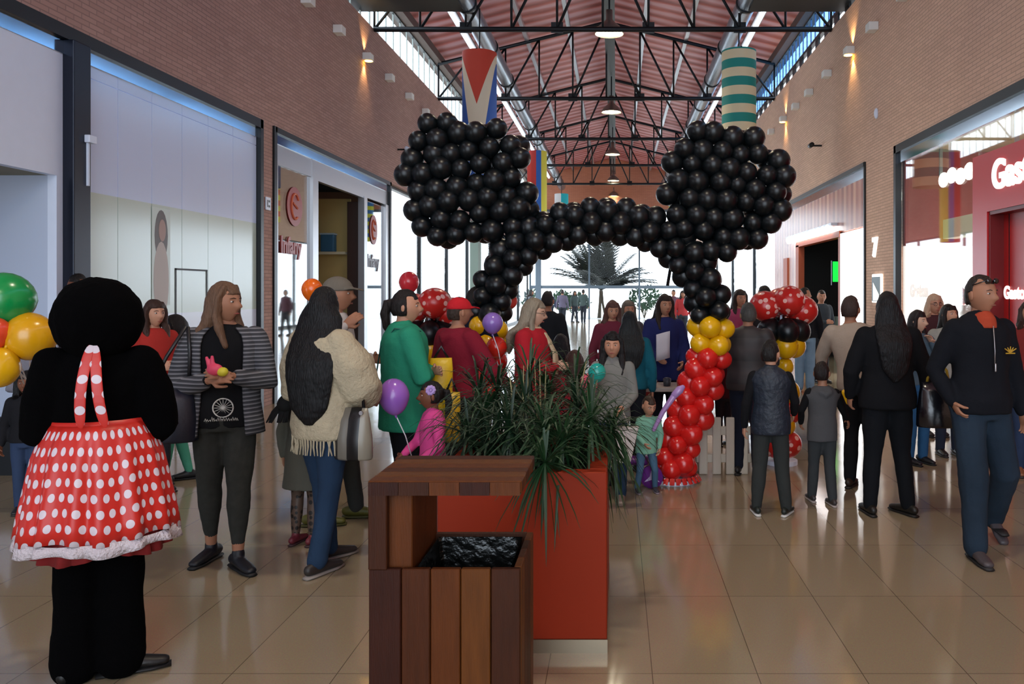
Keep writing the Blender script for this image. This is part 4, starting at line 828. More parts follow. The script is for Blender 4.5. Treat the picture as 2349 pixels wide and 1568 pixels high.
def person(label, px, Y, H, rz=0, hd=0, hp=0, x=None, z=0, group=None, sk='fair', hs=1.0, fat=1.0, fem=True, arms=('down', 'down'), legs='stand', lean=(0, 0), top=None, pants=None, skirt=None, shoes='#1c1a1c', sole='#2a2626', hair=None, hat=None, face=None, near=None, curl=.6, sleeve=1.0, sleevefat=1.0, hipz=0, feet=None, extra=None, headdrop=0, legsfat=1.0, neckline=None, pn=(None, None)):
    global PN; PN += 1
    near = Y < 6.4 if near is None else near
    u = H / (1.475 + .235 * hs); X0 = (px - VX) / F * Y if x is None else x
    t = thing('person', label, 'person', (X0, Y, z), math.radians(rz), group)
    lx, ly = lean
    def S(p):
        p = V(p); k = max(0, (p.z - .9)) / .5; return V(((p.x + lx * k) * u, (p.y + ly * k) * u, (p.z - abs(ly) * .28 * k - hipz) * u))
    hk = u * hs
    nb = S((0, .012, 1.45)); hc = nb + V((0, -.012 * u, 0)) + V((0, -.01, .118)) * hk + V((0, 0, .02 * u)) - V((0, 0, headdrop))
    HM_ = Matrix.Translation(hc) @ Matrix.Rotation(math.radians(hd), 4, 'Z') @ Matrix.Rotation(math.radians(hp), 4, 'X')
    AR = []
    for i, s in enumerate((1, -1)):
        a = arms[i]; e, w = ARMS[a] if isinstance(a, str) else a
        e = S((e[0] * s * (1 + .4 * (fat - 1)), e[1], e[2])); w = S((w[0] * s, w[1], w[2])); sh = S((.165 * s * (1 + .5 * (fat - 1)), .01, 1.375)); AR.append((sh, e, w, s))
    lg = LEGS[legs] if isinstance(legs, str) else legs; LG = []
    for i, s in enumerate((1, -1)):
        k_, a_ = lg[i]; hz = .87 - hipz; LG.append((V((.085 * s * u, 0, hz * u)), V(k_) * u, V(a_) * u, s))
    # body: one continuous surface
    bm = bmesh.new(); tf = fat
    tube(bm, [S((0, y, z_)) for z_, a, b, y in TORSO], [(a * u * tf * .96, b * u * tf * .95) for z_, a, b, y in TORSO], 16, side=(1, 0, 0))
    capsule(bm, [S((0, .015, 1.38)), nb, hc + V((0, .012 * hk, -.05 * hk))], [.06 * u, .052 * u, .05 * hk], 12)
    for sh, e, w, s in AR: capsule(bm, [sh, sh.lerp(e, .5), e, e.lerp(w, .4), w], [.05 * u * tf, .044 * u * tf, .036 * u, .034 * u, .023 * u], 10)
    for h_, k_, a_, s in LG: capsule(bm, [h_, h_.lerp(k_, .5), k_, k_.lerp(a_, .35), a_], [.08 * u * tf, .07 * u * tf, .05 * u, .052 * u, .034 * u], 10)
    parts = [vox(bm, .016 * u, 3), headmesh(hk, HM_, fem, hs > 1.1)]
    for (sh, e, w, s), q in zip(AR, pn): parts.append(handmesh(w, (w - e), u * (hs ** .3), s, curl, near, V(q) if q else None))
    link('body', bmj(parts), t, skin(sk))
    # face
    if face if face is not None else abs(((rz + hd + 180) % 360) - 180) < 115:
        for s in (1, -1):
            bm = bmesh.new(); ball(bm, (s * .031, -.0785, .008), (.0125, .009, .0065), 12, 8); bm.transform(HM_ @ Matrix.Scale(hk, 4))
            ey = obj('eye', bm, mat('eye_white', '#c9c0b8', .3), t, True)
            bm = bmesh.new(); ball(bm, (s * .031, -.0865, .008), (.0055, .0022, .0058), 10, 6); bm.transform(HM_ @ Matrix.Scale(hk, 4)); obj('iris', bm, mat('iris_dark', '#21140e', .3), ey, True)
            bm = bmesh.new(); capsule(bm, [V((s * .014, -.0945, .026)), V((s * .032, -.093, .031)), V((s * .05, -.080, .025))], [.002, .0026, .0014], 6); bm.transform(HM_ @ Matrix.Scale(hk, 4)); obj('eyebrow', bm, mat('brow', '#2a1c16', .8), t, True)
        bm = bmesh.new(); capsule(bm, [V((-.022, -.090, -.064)), V((0, -.0985, -.0625)), V((.022, -.090, -.064))], [(.002, .002), (.005, .006), (.002, .002)], 8); bm.transform(HM_ @ Matrix.Scale(hk, 4)); obj('mouth', bm, mat('lip_' + ('rose' if fem else 'brown'), '#9c5149' if fem else '#8a5548', .5), t, True)
    # hair
    if hair:
        style, hc_ = hair[0], hair[1]; L = hair[2] if len(hair) > 2 else 0; wd = hair[3] if len(hair) > 3 else 1
        bm = bmesh.new(); bmesh.ops.create_uvsphere(bm, u_segments=32, v_segments=22, radius=1)
        vol = {'short': 1.05, 'crop': 1.035, 'long': 1.10, 'pony': 1.06, 'bob': 1.12, 'afro': 1.0}[style]
        for v in bm.verts:
            x_, y_, z_ = v.co; f = vol
            lim = .30 if style != 'crop' else .42
            inface = y_ < (-.15 if style in ('short', 'crop') else -.30) and z_ < lim + .35 * (abs(x_) > .5 and y_ > -.6)
            if z_ < ((-.62 if y_ > .25 else -.15) if style in ('short', 'crop') else -.6): f = .80
            if inface: f = .78
            elif style in ('short', 'crop') and y_ < .25 and z_ < .05: f = .80
            n_ = 1 + .02 * noise.noise(V((x_, y_, z_)) * 4 + V((PN, 0, 0)))
            v.co = V((x_ * .079 * f * n_, y_ * .100 * f * n_ + .004, z_ * .120 * f * n_ + .003))
        if style in ('long', 'bob'):
            zl = -(L) / hk  # how far the hair falls below the head centre, in head units
            w_ = wd
            secs = [(0, .03, .02, .085, .085), (0, .045, -.06, .095 * w_, .075), (0, .075, -.14, .105 * w_, .058)]
            m_ = 5; back = .105 + (top.get('t', .016) * 1.3 if top else 0) + (fat - 1) * .25; back = min(back, .148 if not (top and top.get('n') == 'poncho') else .2)
            for j in range(1, m_ + 1):
                q = j / m_; zz = -.14 + (zl + .14) * q; secs.append((0, .08 + (back - .06) * min(1, q * 2.2) , zz, (.118 - .034 * q * q) * w_, .048 - .016 * q))
            secs += [(0, secs[-1][1] + .004, zl - .05, secs[-1][3] * .68, secs[-1][4] * .7), (0, secs[-1][1] + .004, zl - .10, secs[-1][3] * .22, .01)]
            tube(bm, [V((a, b, c)) for a, b, c, d_, e_ in secs], [(d_, e_) for a, b, c, d_, e_ in secs], 16, side=(1, 0, 0))
            if not (len(hair) > 4 and hair[4] == 'back'):
                for s in (1, -1):
                    ln = min(-zl, .26)
                    capsule(bm, [V((s * .040, -.040, .092)), V((s * .074, -.028, .03)), V((s * .084, -.015, -.08)), V((s * .090, -.035, -.15)), V((s * .085, -.08, -ln))], [(.03, .018), (.036, .018), (.036, .024), (.036, .026), (.018, .012)], 8)
        if style == 'pony':
            P = [V((0, .09, .04)), V((0, .135, .03)), V((0, .15, -.05)), V((0, .14, -.14)), V((0, .12, -.20))]
            capsule(bm, P, [.022, .03, .034, .028, .01], 10)
        bm.transform(HM_ @ Matrix.Scale(hk, 4))
        if style == 'afro':
            bm.free(); bm = bmesh.new(); r_ = L; bmesh.ops.create_icosphere(bm, subdivisions=5, radius=1)
            for v in bm.verts:
                q = v.co.copy(); n_ = 1 + .035 * noise.noise(q * 3) + .02 * noise.noise(q * 9)
                v.co = V((q.x * r_ * 1.02, q.y * r_, q.z * r_ * 1.04)) * n_
                if q.y < -.5 and abs(q.x) < .5 and -.55 < q.z < .35: v.co *= .45
            bm.transform(Matrix.Translation(hc + V((0, .04, -.0))) @ Matrix.Rotation(math.radians(hd), 4, 'Z'))
            obj('hair', bm, mat('plush_black_hair', '#040405', 1, spec=.05, bump=.4, bscale=70), t, True)
        else: link('hair', vox(bm, .0062 if near else .0085, 2, .004, 22, PN), t, hairm(hc_))
        if len(hair) > 4 and hair[4] not in ('back',):
            q = hair[4]; bm = bmesh.new()
            if q[0] == 'flower':
                for k in range(9):
                    a = 2 * PI * k / 9; ball(bm, V((.078, -.012 + .028 * math.cos(a), .055 + .028 * math.sin(a))), (.008, .018, .018), 8, 6)
                ball(bm, V((.086, -.012, .055)), (.008, .012, .012), 8, 6); bm.transform(HM_ @ Matrix.Scale(hk, 4)); obj('flower_clip', bm, mat('clip' + q[1], q[1], .6), t, True)
            if q[0] == 'sunglasses':
                for s in (-1, 1): ball(bm, V((s * .03, -.085, .085)), (.026, .012, .018), 12, 8)
                tube(bm, [V((-.075, .0, .06)), V((-.05, -.07, .085)), V((.05, -.07, .085)), V((.075, 0, .06))], .004, 6); bm.transform(HM_ @ Matrix.Scale(hk, 4)); obj('sunglasses', bm, mat('dark_lens', '#0a0c10', .08, spec=1), t, True)
            if q[0] == 'glasses':
                for s in (-1, 1): tube(bm, [V((s * .032 + .022 * math.cos(a), -.104, .006 + .018 * math.sin(a))) for a in [k * PI / 6 for k in range(13)]], .0022, 5); tube(bm, [V((s * .054, -.102, .01)), V((s * .08, 0, .01))], .002, 5)
                bm.transform(HM_ @ Matrix.Scale(hk, 4)); obj('glasses', bm, mat('glasses_frame', '#1c1c20', .3), t, True)
    if hat:
        kind, c_ = hat; bm = bmesh.new()
        for v in ball(bm, (0, .004, .03), (.087, .108, .098), 24, 14):
            if v.co.z < .025: v.co.z = .025
        cap = bm; bm2 = bmesh.new()
        tube(cap, [V((0, -.07, .036)), V((0, -.11, .040)), V((0, -.15, .036)), V((0, -.178, .026))], [(.078, .010), (.078, .008), (.068, .006), (.03, .004)], 14, side=(1, 0, 0))
        bm2.free(); cap.transform(HM_ @ Matrix.Scale(hk, 4)); link('cap', vox(cap, .0065, 2), t, cloth(c_))
    # trousers
    vx = (.0125 if near else .018)
    if pants:
        c_ = pants if isinstance(pants, str) else pants.get('c'); pf = 1.0 if isinstance(pants, str) else pants.get('f', 1.0); m_ = (cloth(c_) if isinstance(pants, str) else pants.get('m') or cloth(c_))
        bm = bmesh.new(); fl = 1 if isinstance(pants, str) else pants.get('flare', 1)
        tube(bm, [S((0, 0, z_)) for z_ in (.82, .90, .98, 1.04)], [(a * u * tf * legsfat, b * u * tf) for a, b in ((.165, .12), (.182, .134), (.168, .122), (.155, .114))], 16, side=(1, 0, 0))
        for h_, k_, a_, s in LG:
            cu = a_ + (k_ - a_) * (.0 if isinstance(pants, str) else pants.get('crop', 0))
            R_ = [.094 * tf * legsfat, .086 * tf * legsfat, .066 * pf * legsfat, .064 * pf, .054 * pf * fl]
            capsule(bm, [h_, h_.lerp(k_, .45), k_, k_.lerp(cu, .4), cu + V((0, 0, .0))], [r * u for r in R_], 12)
        link('trousers', vox(bm, vx * u ** .5, 3, .006 * u, 9, PN), t, m_)
    if skirt:
        z0_, z1_, r0, r1, m_ = skirt; bm = bmesh.new(); n_ = 64; R_ = []
        for j in range(9):
            q = j / 8; zz = z0_ + (z1_ - z0_) * q; rr_ = r0 + (r1 - r0) * q ** .8
            R_.append([bm.verts.new(((rr_ * (1 + .05 * q * math.sin(11 * 2 * PI * k / n_))) * math.cos(2*PI*k/n_) * u, rr_ * .8 * (1 + .05 * q * math.sin(11 * 2 * PI * k / n_)) * math.sin(2*PI*k/n_) * u, (zz - hipz) * u)) for k in range(n_)])
        for a, b in zip(R_, R_[1:]):
            for k in range(n_): bm.faces.new((a[k], a[(k+1)%n_], b[(k+1)%n_], b[k]))
        o = obj('skirt', bm, m_, t, True); sd_ = o.modifiers.new('s', 'SOLIDIFY'); sd_.thickness = .006
    # top
    if top:
        hem = top.get('hem', .88); th = top.get('t', .016); m_ = top.get('m') or cloth(top['c']); ff = top.get('f', 1.0); fl = top.get('flare', 1.0)
        zs = [z_ for z_ in (hem, hem + .08, 1.0, 1.1, 1.2, 1.28, 1.35, 1.395, 1.435, 1.462) if z_ >= hem and (z_ >= hem + .08 or z_ == hem)]
        def ab(z_):
            T = [(.5, .175, .125, 0)] + TORSO
            for p_, q_ in zip(T, T[1:]):
                if z_ <= q_[0]: k_ = max(0, (z_ - p_[0]) / (q_[0] - p_[0])); return [p_[i] + (q_[i] - p_[i]) * k_ for i in (1, 2, 3)]
            return TORSO[-1][1:]
        bm = bmesh.new(); cs, rs_ = [], []
        for z_ in zs:
            a, b, y = ab(z_); k_ = 1 + (fl - 1) * max(0, min(1, (1.25 - z_) / (1.25 - hem + .001))); w_ = max(a, .15) if (z_ < 1.2 and ff > 1) else a
            cs.append(S((0, y, z_))); rs_.append(((w_ * tf * (ff if z_ < 1.4 else 1) * k_ + th) * u, (b * tf * (ff if z_ < 1.4 else 1) * k_ + th) * u))
        tube(bm, cs, rs_, 20, side=(1, 0, 0))
        if top.get('collar'): tube(bm, [S((0, .012, 1.43)), S((0, .016, 1.47)), S((0, .02, 1.47 + top['collar']))], [(.085 * u, .08 * u), (.072 * u, .07 * u), (.066 * u, .068 * u)], 14, side=(1, 0, 0))
        if top.get('hood'): capsule(bm, [S((.09, .05, 1.43)), S((.06, .11, 1.39)), S((0, .125, 1.36)), S((-.06, .11, 1.39)), S((-.09, .05, 1.43))], [.028 * u, .042 * u, .05 * u, .042 * u, .028 * u], 10)
        nosl = top.get('vest')
        for sh, e, w, s in AR:
            if nosl: capsule(bm, [sh * .97 + V((0, 0, .0)), sh.lerp(e, .12)], [.066 * u * tf, .058 * u * tf], 12); continue
            q = sleeve; tip = e.lerp(w, (q - .5) * 2) if q > .5 else sh.lerp(e, q * 2)
            tip = tip - (w - e).normalized() * .012 * u if q >= 1 else tip
            sf = sleevefat
            if q > .5: capsule(bm, [sh, sh.lerp(e, .5), e, e.lerp(tip, .5), tip], [(.056 + th * .6) * u * tf * min(sf, 1.25), (.050 + th * .6) * u * tf * sf, (.044 + th * .5) * u * tf * sf, (.040 + th * .5) * u * sf, (.031 + th * .4) * u * (1 + (sf - 1) * .6)], 12)
            else: capsule(bm, [sh, sh.lerp(tip, .5), tip], [(.056 + th * .6) * u * tf, (.052 + th * .6) * u * tf, (.05 + th * .6) * u * tf], 12)
        link(top.get('n', 'jacket'), vox(bm, vx * u ** .5, 3, top.get('wr', .006) * u, 8, PN + 3), t, m_)
        if nosl and top.get('under'):
            for sh, e, w, s in AR:
                bm = bmesh.new(); tip = w - (w - e).normalized() * .01 * u
                capsule(bm, [sh, sh.lerp(e, .5), e, e.lerp(tip, .5), tip], [.058 * u * tf, .056 * u * tf, .05 * u, .046 * u, .036 * u], 12)
                link('sleeve', vox(bm, vx * u ** .5, 2, .005, 9, PN), t, cloth(top['under']))
    # shoes
    for i, (h_, k_, a_, s) in enumerate(LG):
        dr = V((0, -1, 0)); lift = a_.z - .085 * u
        if feet: dr = Matrix.Rotation(math.radians(feet[i]), 3, 'Z') @ dr
        if lift > .02 * u: dr = (dr + V((0, 0, -.55))).normalized()
        c = V((a_.x, a_.y, 0)) if lift <= .02 * u else a_ - V((0, 0, .085 * u)); hz = 0 if lift <= .02 * u else .0
        f_ = u * (hs ** .4); bm = bmesh.new(); up = V((0, 0, 1))
        if lift > .02 * u: c = c + V((0, 0, .02))
        P = [c - dr * .07 * f_ + up * .052 * f_, c - dr * .03 * f_ + up * .055 * f_, c + dr * .05 * f_ + up * .048 * f_, c + dr * .12 * f_ + up * .038 * f_, c + dr * .175 * f_ + up * .032 * f_]
        sd_ = dr.cross(up).normalized()
        capsule(bm, P, [(.030 * f_, .034 * f_), (.034 * f_, .040 * f_), (.038 * f_, .034 * f_), (.042 * f_, .026 * f_), (.034 * f_, .020 * f_)], 12, side=sd_)
        if shoes: capsule(bm, [c + up * .05 * f_, c + up * .10 * f_], [.036 * f_, .038 * f_], 10)
        sh_ = link('shoe', vox(bm, .008 if near else .012, 2), t, mat('shoe' + shoes, shoes, .5))
        if sole:
            bm = bmesh.new(); Q = [q - up * (q - c).dot(up) + up * .011 * f_ for q in P]; Q[0] -= dr * .025 * f_; Q[-1] += dr * .025 * f_
            tube(bm, Q, [(.026 * f_, .011 * f_), (.036 * f_, .011 * f_), (.038 * f_, .011 * f_), (.043 * f_, .011 * f_), (.026 * f_, .011 * f_)], 10, side=sd_)
            obj('sole', bm, mat('sole' + sole, sole, .6), sh_, True)
    t['_u'] = u
    INFO[t.name] = dict(u=u, AR=AR, hc=hc, HM=HM_, hk=hk, S=S, LG=LG)
    del t['_u']
    return t
INFO = {}
def wpt(t, p):   # point of a person in the world
    return Matrix.Translation(t.location) @ Matrix.Rotation(t.rotation_euler.z, 4, 'Z') @ V(p)
def strap(t, P, w, m_, name='strap'):
    bm = bmesh.new(); tube(bm, P, [(w, .004)] * len(P), 6, side=None); return obj(name, bm, m_, t, True)
denim = cloth('#22364e', vscale=3, var=.4); denim2 = cloth('#22303e', vscale=2.5, var=.5)
# --- dancer in the dotted skirt, seen from behind (big round black hair)
d = 3.45; x0 = at(222, 0, d).x
dotc = dots('dotted_satin', '#c8281f', '#d9cfd8', .062, .29, rough=.42)
plush = mat('black_plush', '#040405', 1, bump=.3, bscale=120, spec=.05)
dn = person('person in black with huge round black hair and a white dotted red skirt', 228, d, 1.60, rz=203, hd=-8, sk='tan', fat=1.0, arms=(((.225, -.02, 1.10), (.10, -.26, 1.02)), ((.225, -.02, 1.10), (.10, -.26, 1.02))), legs=(((.09, -.01, .48), (.085, .02, .085)), ((-.085, -.01, .48), (-.085, .02, .085))), hair=('afro', '#08080a', .165), top=dict(c='#07080a', m=plush, hem=.9, t=.03, n='plush_top', f=1.04, wr=.01), sleevefat=1.5, pants=dict(c='#07080a', m=plush, f=1.4, flare=1.35), legsfat=1.0, shoes='#0a0a0c', sole='#0f0f10', feet=(-30, -85), face=True)
def ring_skirt(name, t, prof, m_, pl, amp, parent=None, thick=.006, seg=176, cx=0, cy=0, seed=0):
    bm = bmesh.new(); ul = bm.loops.layers.uv.new('UVMap'); R = []; n = len(prof)
    for j, (r, z) in enumerate(prof):
        q = j / (n - 1); row = []
        for k in range(seg):
            a = 2 * PI * k / seg; f = 1 + amp * (q ** .7) * (math.sin(pl * a + .6 * math.sin(3 * a + seed)) + .4 * math.sin(pl * 1.7 * a + 1 + seed))
            row.append(bm.verts.new((cx + r * f * math.cos(a), cy + r * .88 * f * math.sin(a), z + (.012 * math.sin(5 * a + seed) * q))))
        R.append(row)
    for j in range(n - 1):
        for k in range(seg):
            f = bm.faces.new((R[j][k], R[j][(k+1)%seg], R[j+1][(k+1)%seg], R[j+1][k]))
            for lp, (a, b) in zip(f.loops, ((k, j), (k+1, j), (k+1, j+1), (k, j+1))): lp[ul].uv = (a / seg * 42 * .062, prof[b][1] * 1.06)
    o = obj(name, bm, m_, parent if parent is not None else t, True); s_ = o.modifiers.new('s', 'SOLIDIFY'); s_.thickness = thick; return o
prof = [(.17, 1.06), (.185, 1.03), (.21, .98), (.23, .92), (.245, .84), (.26, .76), (.275, .68), (.285, .61)]
sk_ = ring_skirt('dotted_skirt', dn, prof, dotc, 15, .045, seed=2)
ring_skirt('lace_trim', dn, [(.284, .612), (.288, .59), (.291, .565)], mat('white_lace', '#cfc6cc', .8, bump=1, bscale=90), 15, .045, sk_, seed=2)
ring_skirt('petticoat', dn, [(.19, .9), (.23, .72), (.25, .62), (.262, .54)], mat('red_tulle', '#7d1517', .8), 22, .05, seed=5)
bm = bmesh.new(); tube(bm, [(0, 0, 1.03), (0, 0, 1.075)], [(.182, .155), (.176, .15)], 32, side=(1, 0, 0)); obj('waistband', bm, dotc, sk_, True)
for q, P in enumerate((((.0, .155, 1.40), (.02, .195, 1.30), (.035, .215, 1.18), (.03, .20, 1.05)), ((-.01, .155, 1.40), (-.02, .20, 1.28), (-.03, .215, 1.16), (-.055, .20, 1.05)))):
    bm = bmesh.new(); ul = bm.loops.layers.uv.new('UVMap'); P = [V(p) for p in P]; L = 0; rows = []
    for i, p in enumerate(P):
        if i: L += (P[i] - P[i-1]).length
        rows.append((bm.verts.new(p + V((-.021, .006, 0))), bm.verts.new(p + V((.021, .006, 0))), L))
    for a, b in zip(rows, rows[1:]):
        f = bm.faces.new((a[0], a[1], b[1], b[0]))
        for lp, uv in zip(f.loops, ((0.01, a[2]), (.052, a[2]), (.052, b[2]), (.01, b[2]))): lp[ul].uv = uv
    o = obj('dotted_strap', bm, dotc, dn); s_ = o.modifiers.new('s', 'SOLIDIFY'); s_.thickness = .006; s2 = o.modifiers.new('b', 'SUBSURF'); s2.levels = s2.render_levels = 2
# --- woman in the striped cardigan
strp = stripes('striped_knit', 2, .0115, ('#8f9096', '#34363c'), .9, soft=True)
w1 = person('woman in a grey striped cardigan holding a pink and yellow toy, looking right', 515, 4.85, 1.65, rz=18, hd=58, sk='tan', fat=1.08, arms=(((.235, -.03, 1.10), (.05, -.24, 1.17)), ((.25, -.02, 1.08), (.03, -.25, 1.15))), legs='step', hair=('long', '#6a4f3c', .30, .95), top=dict(c='#101114', hem=.84, t=.008, n='black_shirt', flare=1.08), pants=dict(c='#2a2c2a', m=cloth('#30322f', var=.3, vscale=30), f=1.05, flare=.75, crop=.22), sleeve=.9, shoes='#10131c', sole='#0c0d10', feet=(30, -25))
I = INFO[w1.name]; S, u = I['S'], I['u']
# open cardigan: back shell plus sleeves
bm = bmesh.new()
n_ = 22; R = []
for j, (z, a, b) in enumerate(((.80, .225, .175), (.88, .215, .168), (1.0, .198, .155), (1.12, .19, .148), (1.25, .2, .148), (1.34, .2, .138), (1.395, .18, .118), (1.44, .12, .09))):
    R.append([bm.verts.new(S((a * math.cos(t_), b * math.sin(t_) + .005, z))) for t_ in [(-.30 + (1.60) * k / n_) * PI for k in range(n_ + 1)]])
for a, b in zip(R, R[1:]):
    for k in range(n_): bm.faces.new((a[k], a[k+1], b[k+1], b[k]))
o = obj('cardigan', bm, strp, w1, True); s_ = o.modifiers.new('s', 'SOLIDIFY'); s_.thickness = .012; s_.offset = 0
for sh, e, w, s in I['AR']:
    bm = bmesh.new(); tip = e.lerp(w, .72); capsule(bm, [sh, sh.lerp(e, .5), e, e.lerp(tip, .5), tip], [.075 * u, .074 * u, .068 * u, .06 * u, .05 * u], 14); link('cardigan_sleeve', vox(bm, .012, 3, .006, 9), o, strp)
bm = bmesh.new()
for k in range(24): a = 2 * PI * k / 24; 
tube(bm, [S((.01 + .055 * math.cos(a), -.1365 - .004, .97 + .055 * math.sin(a))) for a in [2 * PI * k / 24 for k in range(25)]], .004 * u, 6)
for k in range(8): a = PI * k / 8; tube(bm, [S((.01 + .05 * math.cos(a), -.139, .97 + .05 * math.sin(a))), S((.01 - .05 * math.cos(a), -.139, .97 - .05 * math.sin(a)))], .0018 * u, 4)
obj('printed_wheel', bm, mat('print_white', '#c9c9c4', .7), w1, True)
random.seed(9); bm = bmesh.new(); xx = -.09
while xx < .09: tube(bm, [S((xx, -.148, .895)), S((xx + .006, -.149, .895 + random.uniform(.008, .026))), S((xx + .012, -.148, .893))], .0022 * u, 5); xx += random.uniform(.009, .014)
obj('printed_scrawl', bm, mat('print_white', '#c9c9c4', .7), w1, True)
# what she holds
hand = I['AR'][1][2]; p = wpt(w1, I['AR'][0][2].lerp(I['AR'][1][2], .5) + V((-.02, -.06, .05)))
tt = thing('toy', 'small pink and yellow toy in the hands of the woman in the striped cardigan', 'toy', p)
bm = bmesh.new(); ball(bm, (0, 0, 0), (.045, .032, .034), 14, 10); capsule(bm, [(-.03, 0, .02), (-.045, 0, .065)], [.014, .009], 8); capsule(bm, [(-.012, 0, .025), (-.015, 0, .07)], [.013, .009], 8); link('pink_body', vox(bm, .005, 2), tt, mat('toy_pink', '#e0486a', .5))
bm = bmesh.new(); ball(bm, (.045, -.005, -.012), (.03, .028, .026), 12, 8); obj('yellow_end', bm, mat('toy_yellow', '#d8cc3a', .5), tt, True)
def bag(label, loc, w, h, dp, col, rz=0, handles=None, cat='bag', name='handbag', m_=None, tri=.85, parts=None):
    t = thing(name, label, cat, loc, rz); bm = bmesh.new(); n = 6; m_ = m_ or mat('bag' + col, col, .4, bump=.2)
    tube(bm, [(0, 0, -h * .5), (0, 0, -h * .46), (0, 0, -h * .1), (0, 0, h * .3), (0, 0, h * .5)], [(w * .47, dp * .45), (w * .5, dp * .5), (w * .49, dp * .5), (w * .5 * tri, dp * .35), (w * .5 * tri * .92, dp * .12)], 4 * n, side=(1, 0, 0))
    for v in bm.verts:   # squarish section
        pass
    obj('bag_body', bm, m_, t, True)
    if handles:
        for k, P in enumerate(handles): bm = bmesh.new(); tube(bm, P, [(.010, .004)] * len(P), 6); obj('strap', bm, mat('strap_dark' if not parts else 'strap' + parts, parts or '#0e0e12', .4), t, True)
    return t
t = bag('navy shoulder bag with a pale round badge below the striped cardigan sleeve', wpt(w1, V((-.27, -.10, .90))), .30, .30, .14, '#141a2a', math.radians(15), [[V((-.1, 0, .14)), V((-.02, .02, .33)), V((.08, .02, .50))], [V((.1, 0, .14)), V((.1, .02, .35)), V((.09, .02, .50))]])
bm = bmesh.new(); cyl(bm, (0, -.072, .02), .03, .006, 20, axis='Y'); obj('badge', bm, mat('badge_pink', '#c7a4b0', .5), t)
# --- woman with long black hair in the fringed cream poncho
knit = mat('cream_knit', '#b3a78c', .95, bump=1, bscale=55, var=.12, vscale=30)
w2_ = person('woman with very long black hair in a fringed cream poncho and blue jeans', 742, 4.8, 1.62, rz=150, hd=20, sk='tan', fat=1.05, arms=(((.25, -.03, 1.08), (.20, -.24, 1.0)), ((.25, -.06, 1.10), (.17, -.25, 1.02))), legs='step', hair=('long', '#0b0b0d', .56, 1.45, 'back'), pants=dict(c='#24405e', m=denim, f=1.0, flare=1.1), top=dict(c='#b3a78c', m=knit, hem=.80, t=.03, f=1.12, n='poncho', flare=1.02, wr=.012), sleevefat=1.9, sleeve=.88, shoes='#2a2422', sole='#8a8078', feet=(-10, 5))
bm = bmesh.new(); S = INFO[w2_.name]['S']
for k in range(60):
    a = 2 * PI * k / 60; c_ = S((.208 * math.cos(a), .155 * math.sin(a), .82)); tube(bm, [c_, c_ + V((random.uniform(-.008, .008), random.uniform(-.008, .008), -.05)), c_ + V((random.uniform(-.012, .012), random.uniform(-.01, .01), -.10))], [.006, .005, .003], 5)
obj('fringe', bm, knit, w2_)
hb = bag('black and silver handbag hanging beside the cream poncho', wpt(w2_, V((0, 0, 0))) + V((.21, -.12, .80)), .24, .29, .13, '#8b8478', math.radians(-15), [[V((-.07, 0, .13)), V((-.06, 0, .3)), V((.0, 0, .40)), V((.05, 0, .3)), V((.07, 0, .13))]], m_=stripes('silver_black', 0, .065, ('#151516', '#8c8576', '#2a2928', '#6e695f'), .3))
bm = bmesh.new(); cyl(bm, (-.07, -.03, .12), .012, .01, 12, axis='Y'); cyl(bm, (.07, -.03, .12), .012, .01, 12, axis='Y'); obj('ring', bm, alu, hb)
tt = thing('tassel_bag', 'black fringed tassel bag swinging left of the cream poncho', 'bag', at(655, 925, 4.95))
bm = bmesh.new(); random.seed(4); capsule(bm, [(.06, 0, .12), (.03, 0, .05), (0, 0, 0)], [.02, .04, .05], 10)
for k in range(18): a = random.uniform(-.05, .05); capsule(bm, [(a * .6, random.uniform(-.02, .02), .0), (a - .03, 0, -.05), (a * 1.3 - .05, random.uniform(-.02, .02), -.11)], [.012, .01, .005], 6)
obj('tassel', bm, mat('black_fur', '#08080a', .9), tt, True); strap(tt, [(.06, 0, .12), (.10, .02, .3), (.16, .04, .42)], .01, mat('strap_dark', '#0e0e12', .4))
# --- child in leopard leggings hidden behind the poncho
leo = dots('leopard_print', '#5a463a', '#1c1512', 30, .42, uv=False)
person('child in a grey tunic and spotted leggings behind the cream poncho', 700, 5.25, 1.12, rz=170, hs=1.2, sk='tan', hair=('long', '#120f10', .2, 1), top=dict(c='#5c5a50', hem=.56, n='tunic', flare=1.25, t=.02), pants=dict(c='#5a463a', m=leo, f=.95, flare=.8), shoes='#6c2530', sole='#3a2024', legs='stand')
# --- man in the grey cap
person('man in a grey cap and white shirt behind the woman with long black hair', 772, 5.75, 1.70, rz=100, hd=-8, fem=False, sk='tan', arms=('hold', ((.3, .1, 1.2), (.28, -.1, 1.38))), hair=('crop', '#2c2420'), hat=('cap', '#6e685e'), top=dict(c='#b9b3b0', n='shirt', hem=.86), pants='#3a3c3a', shoes='#5c5a22', sole='#4a4820', sleeve=1, legs='step')
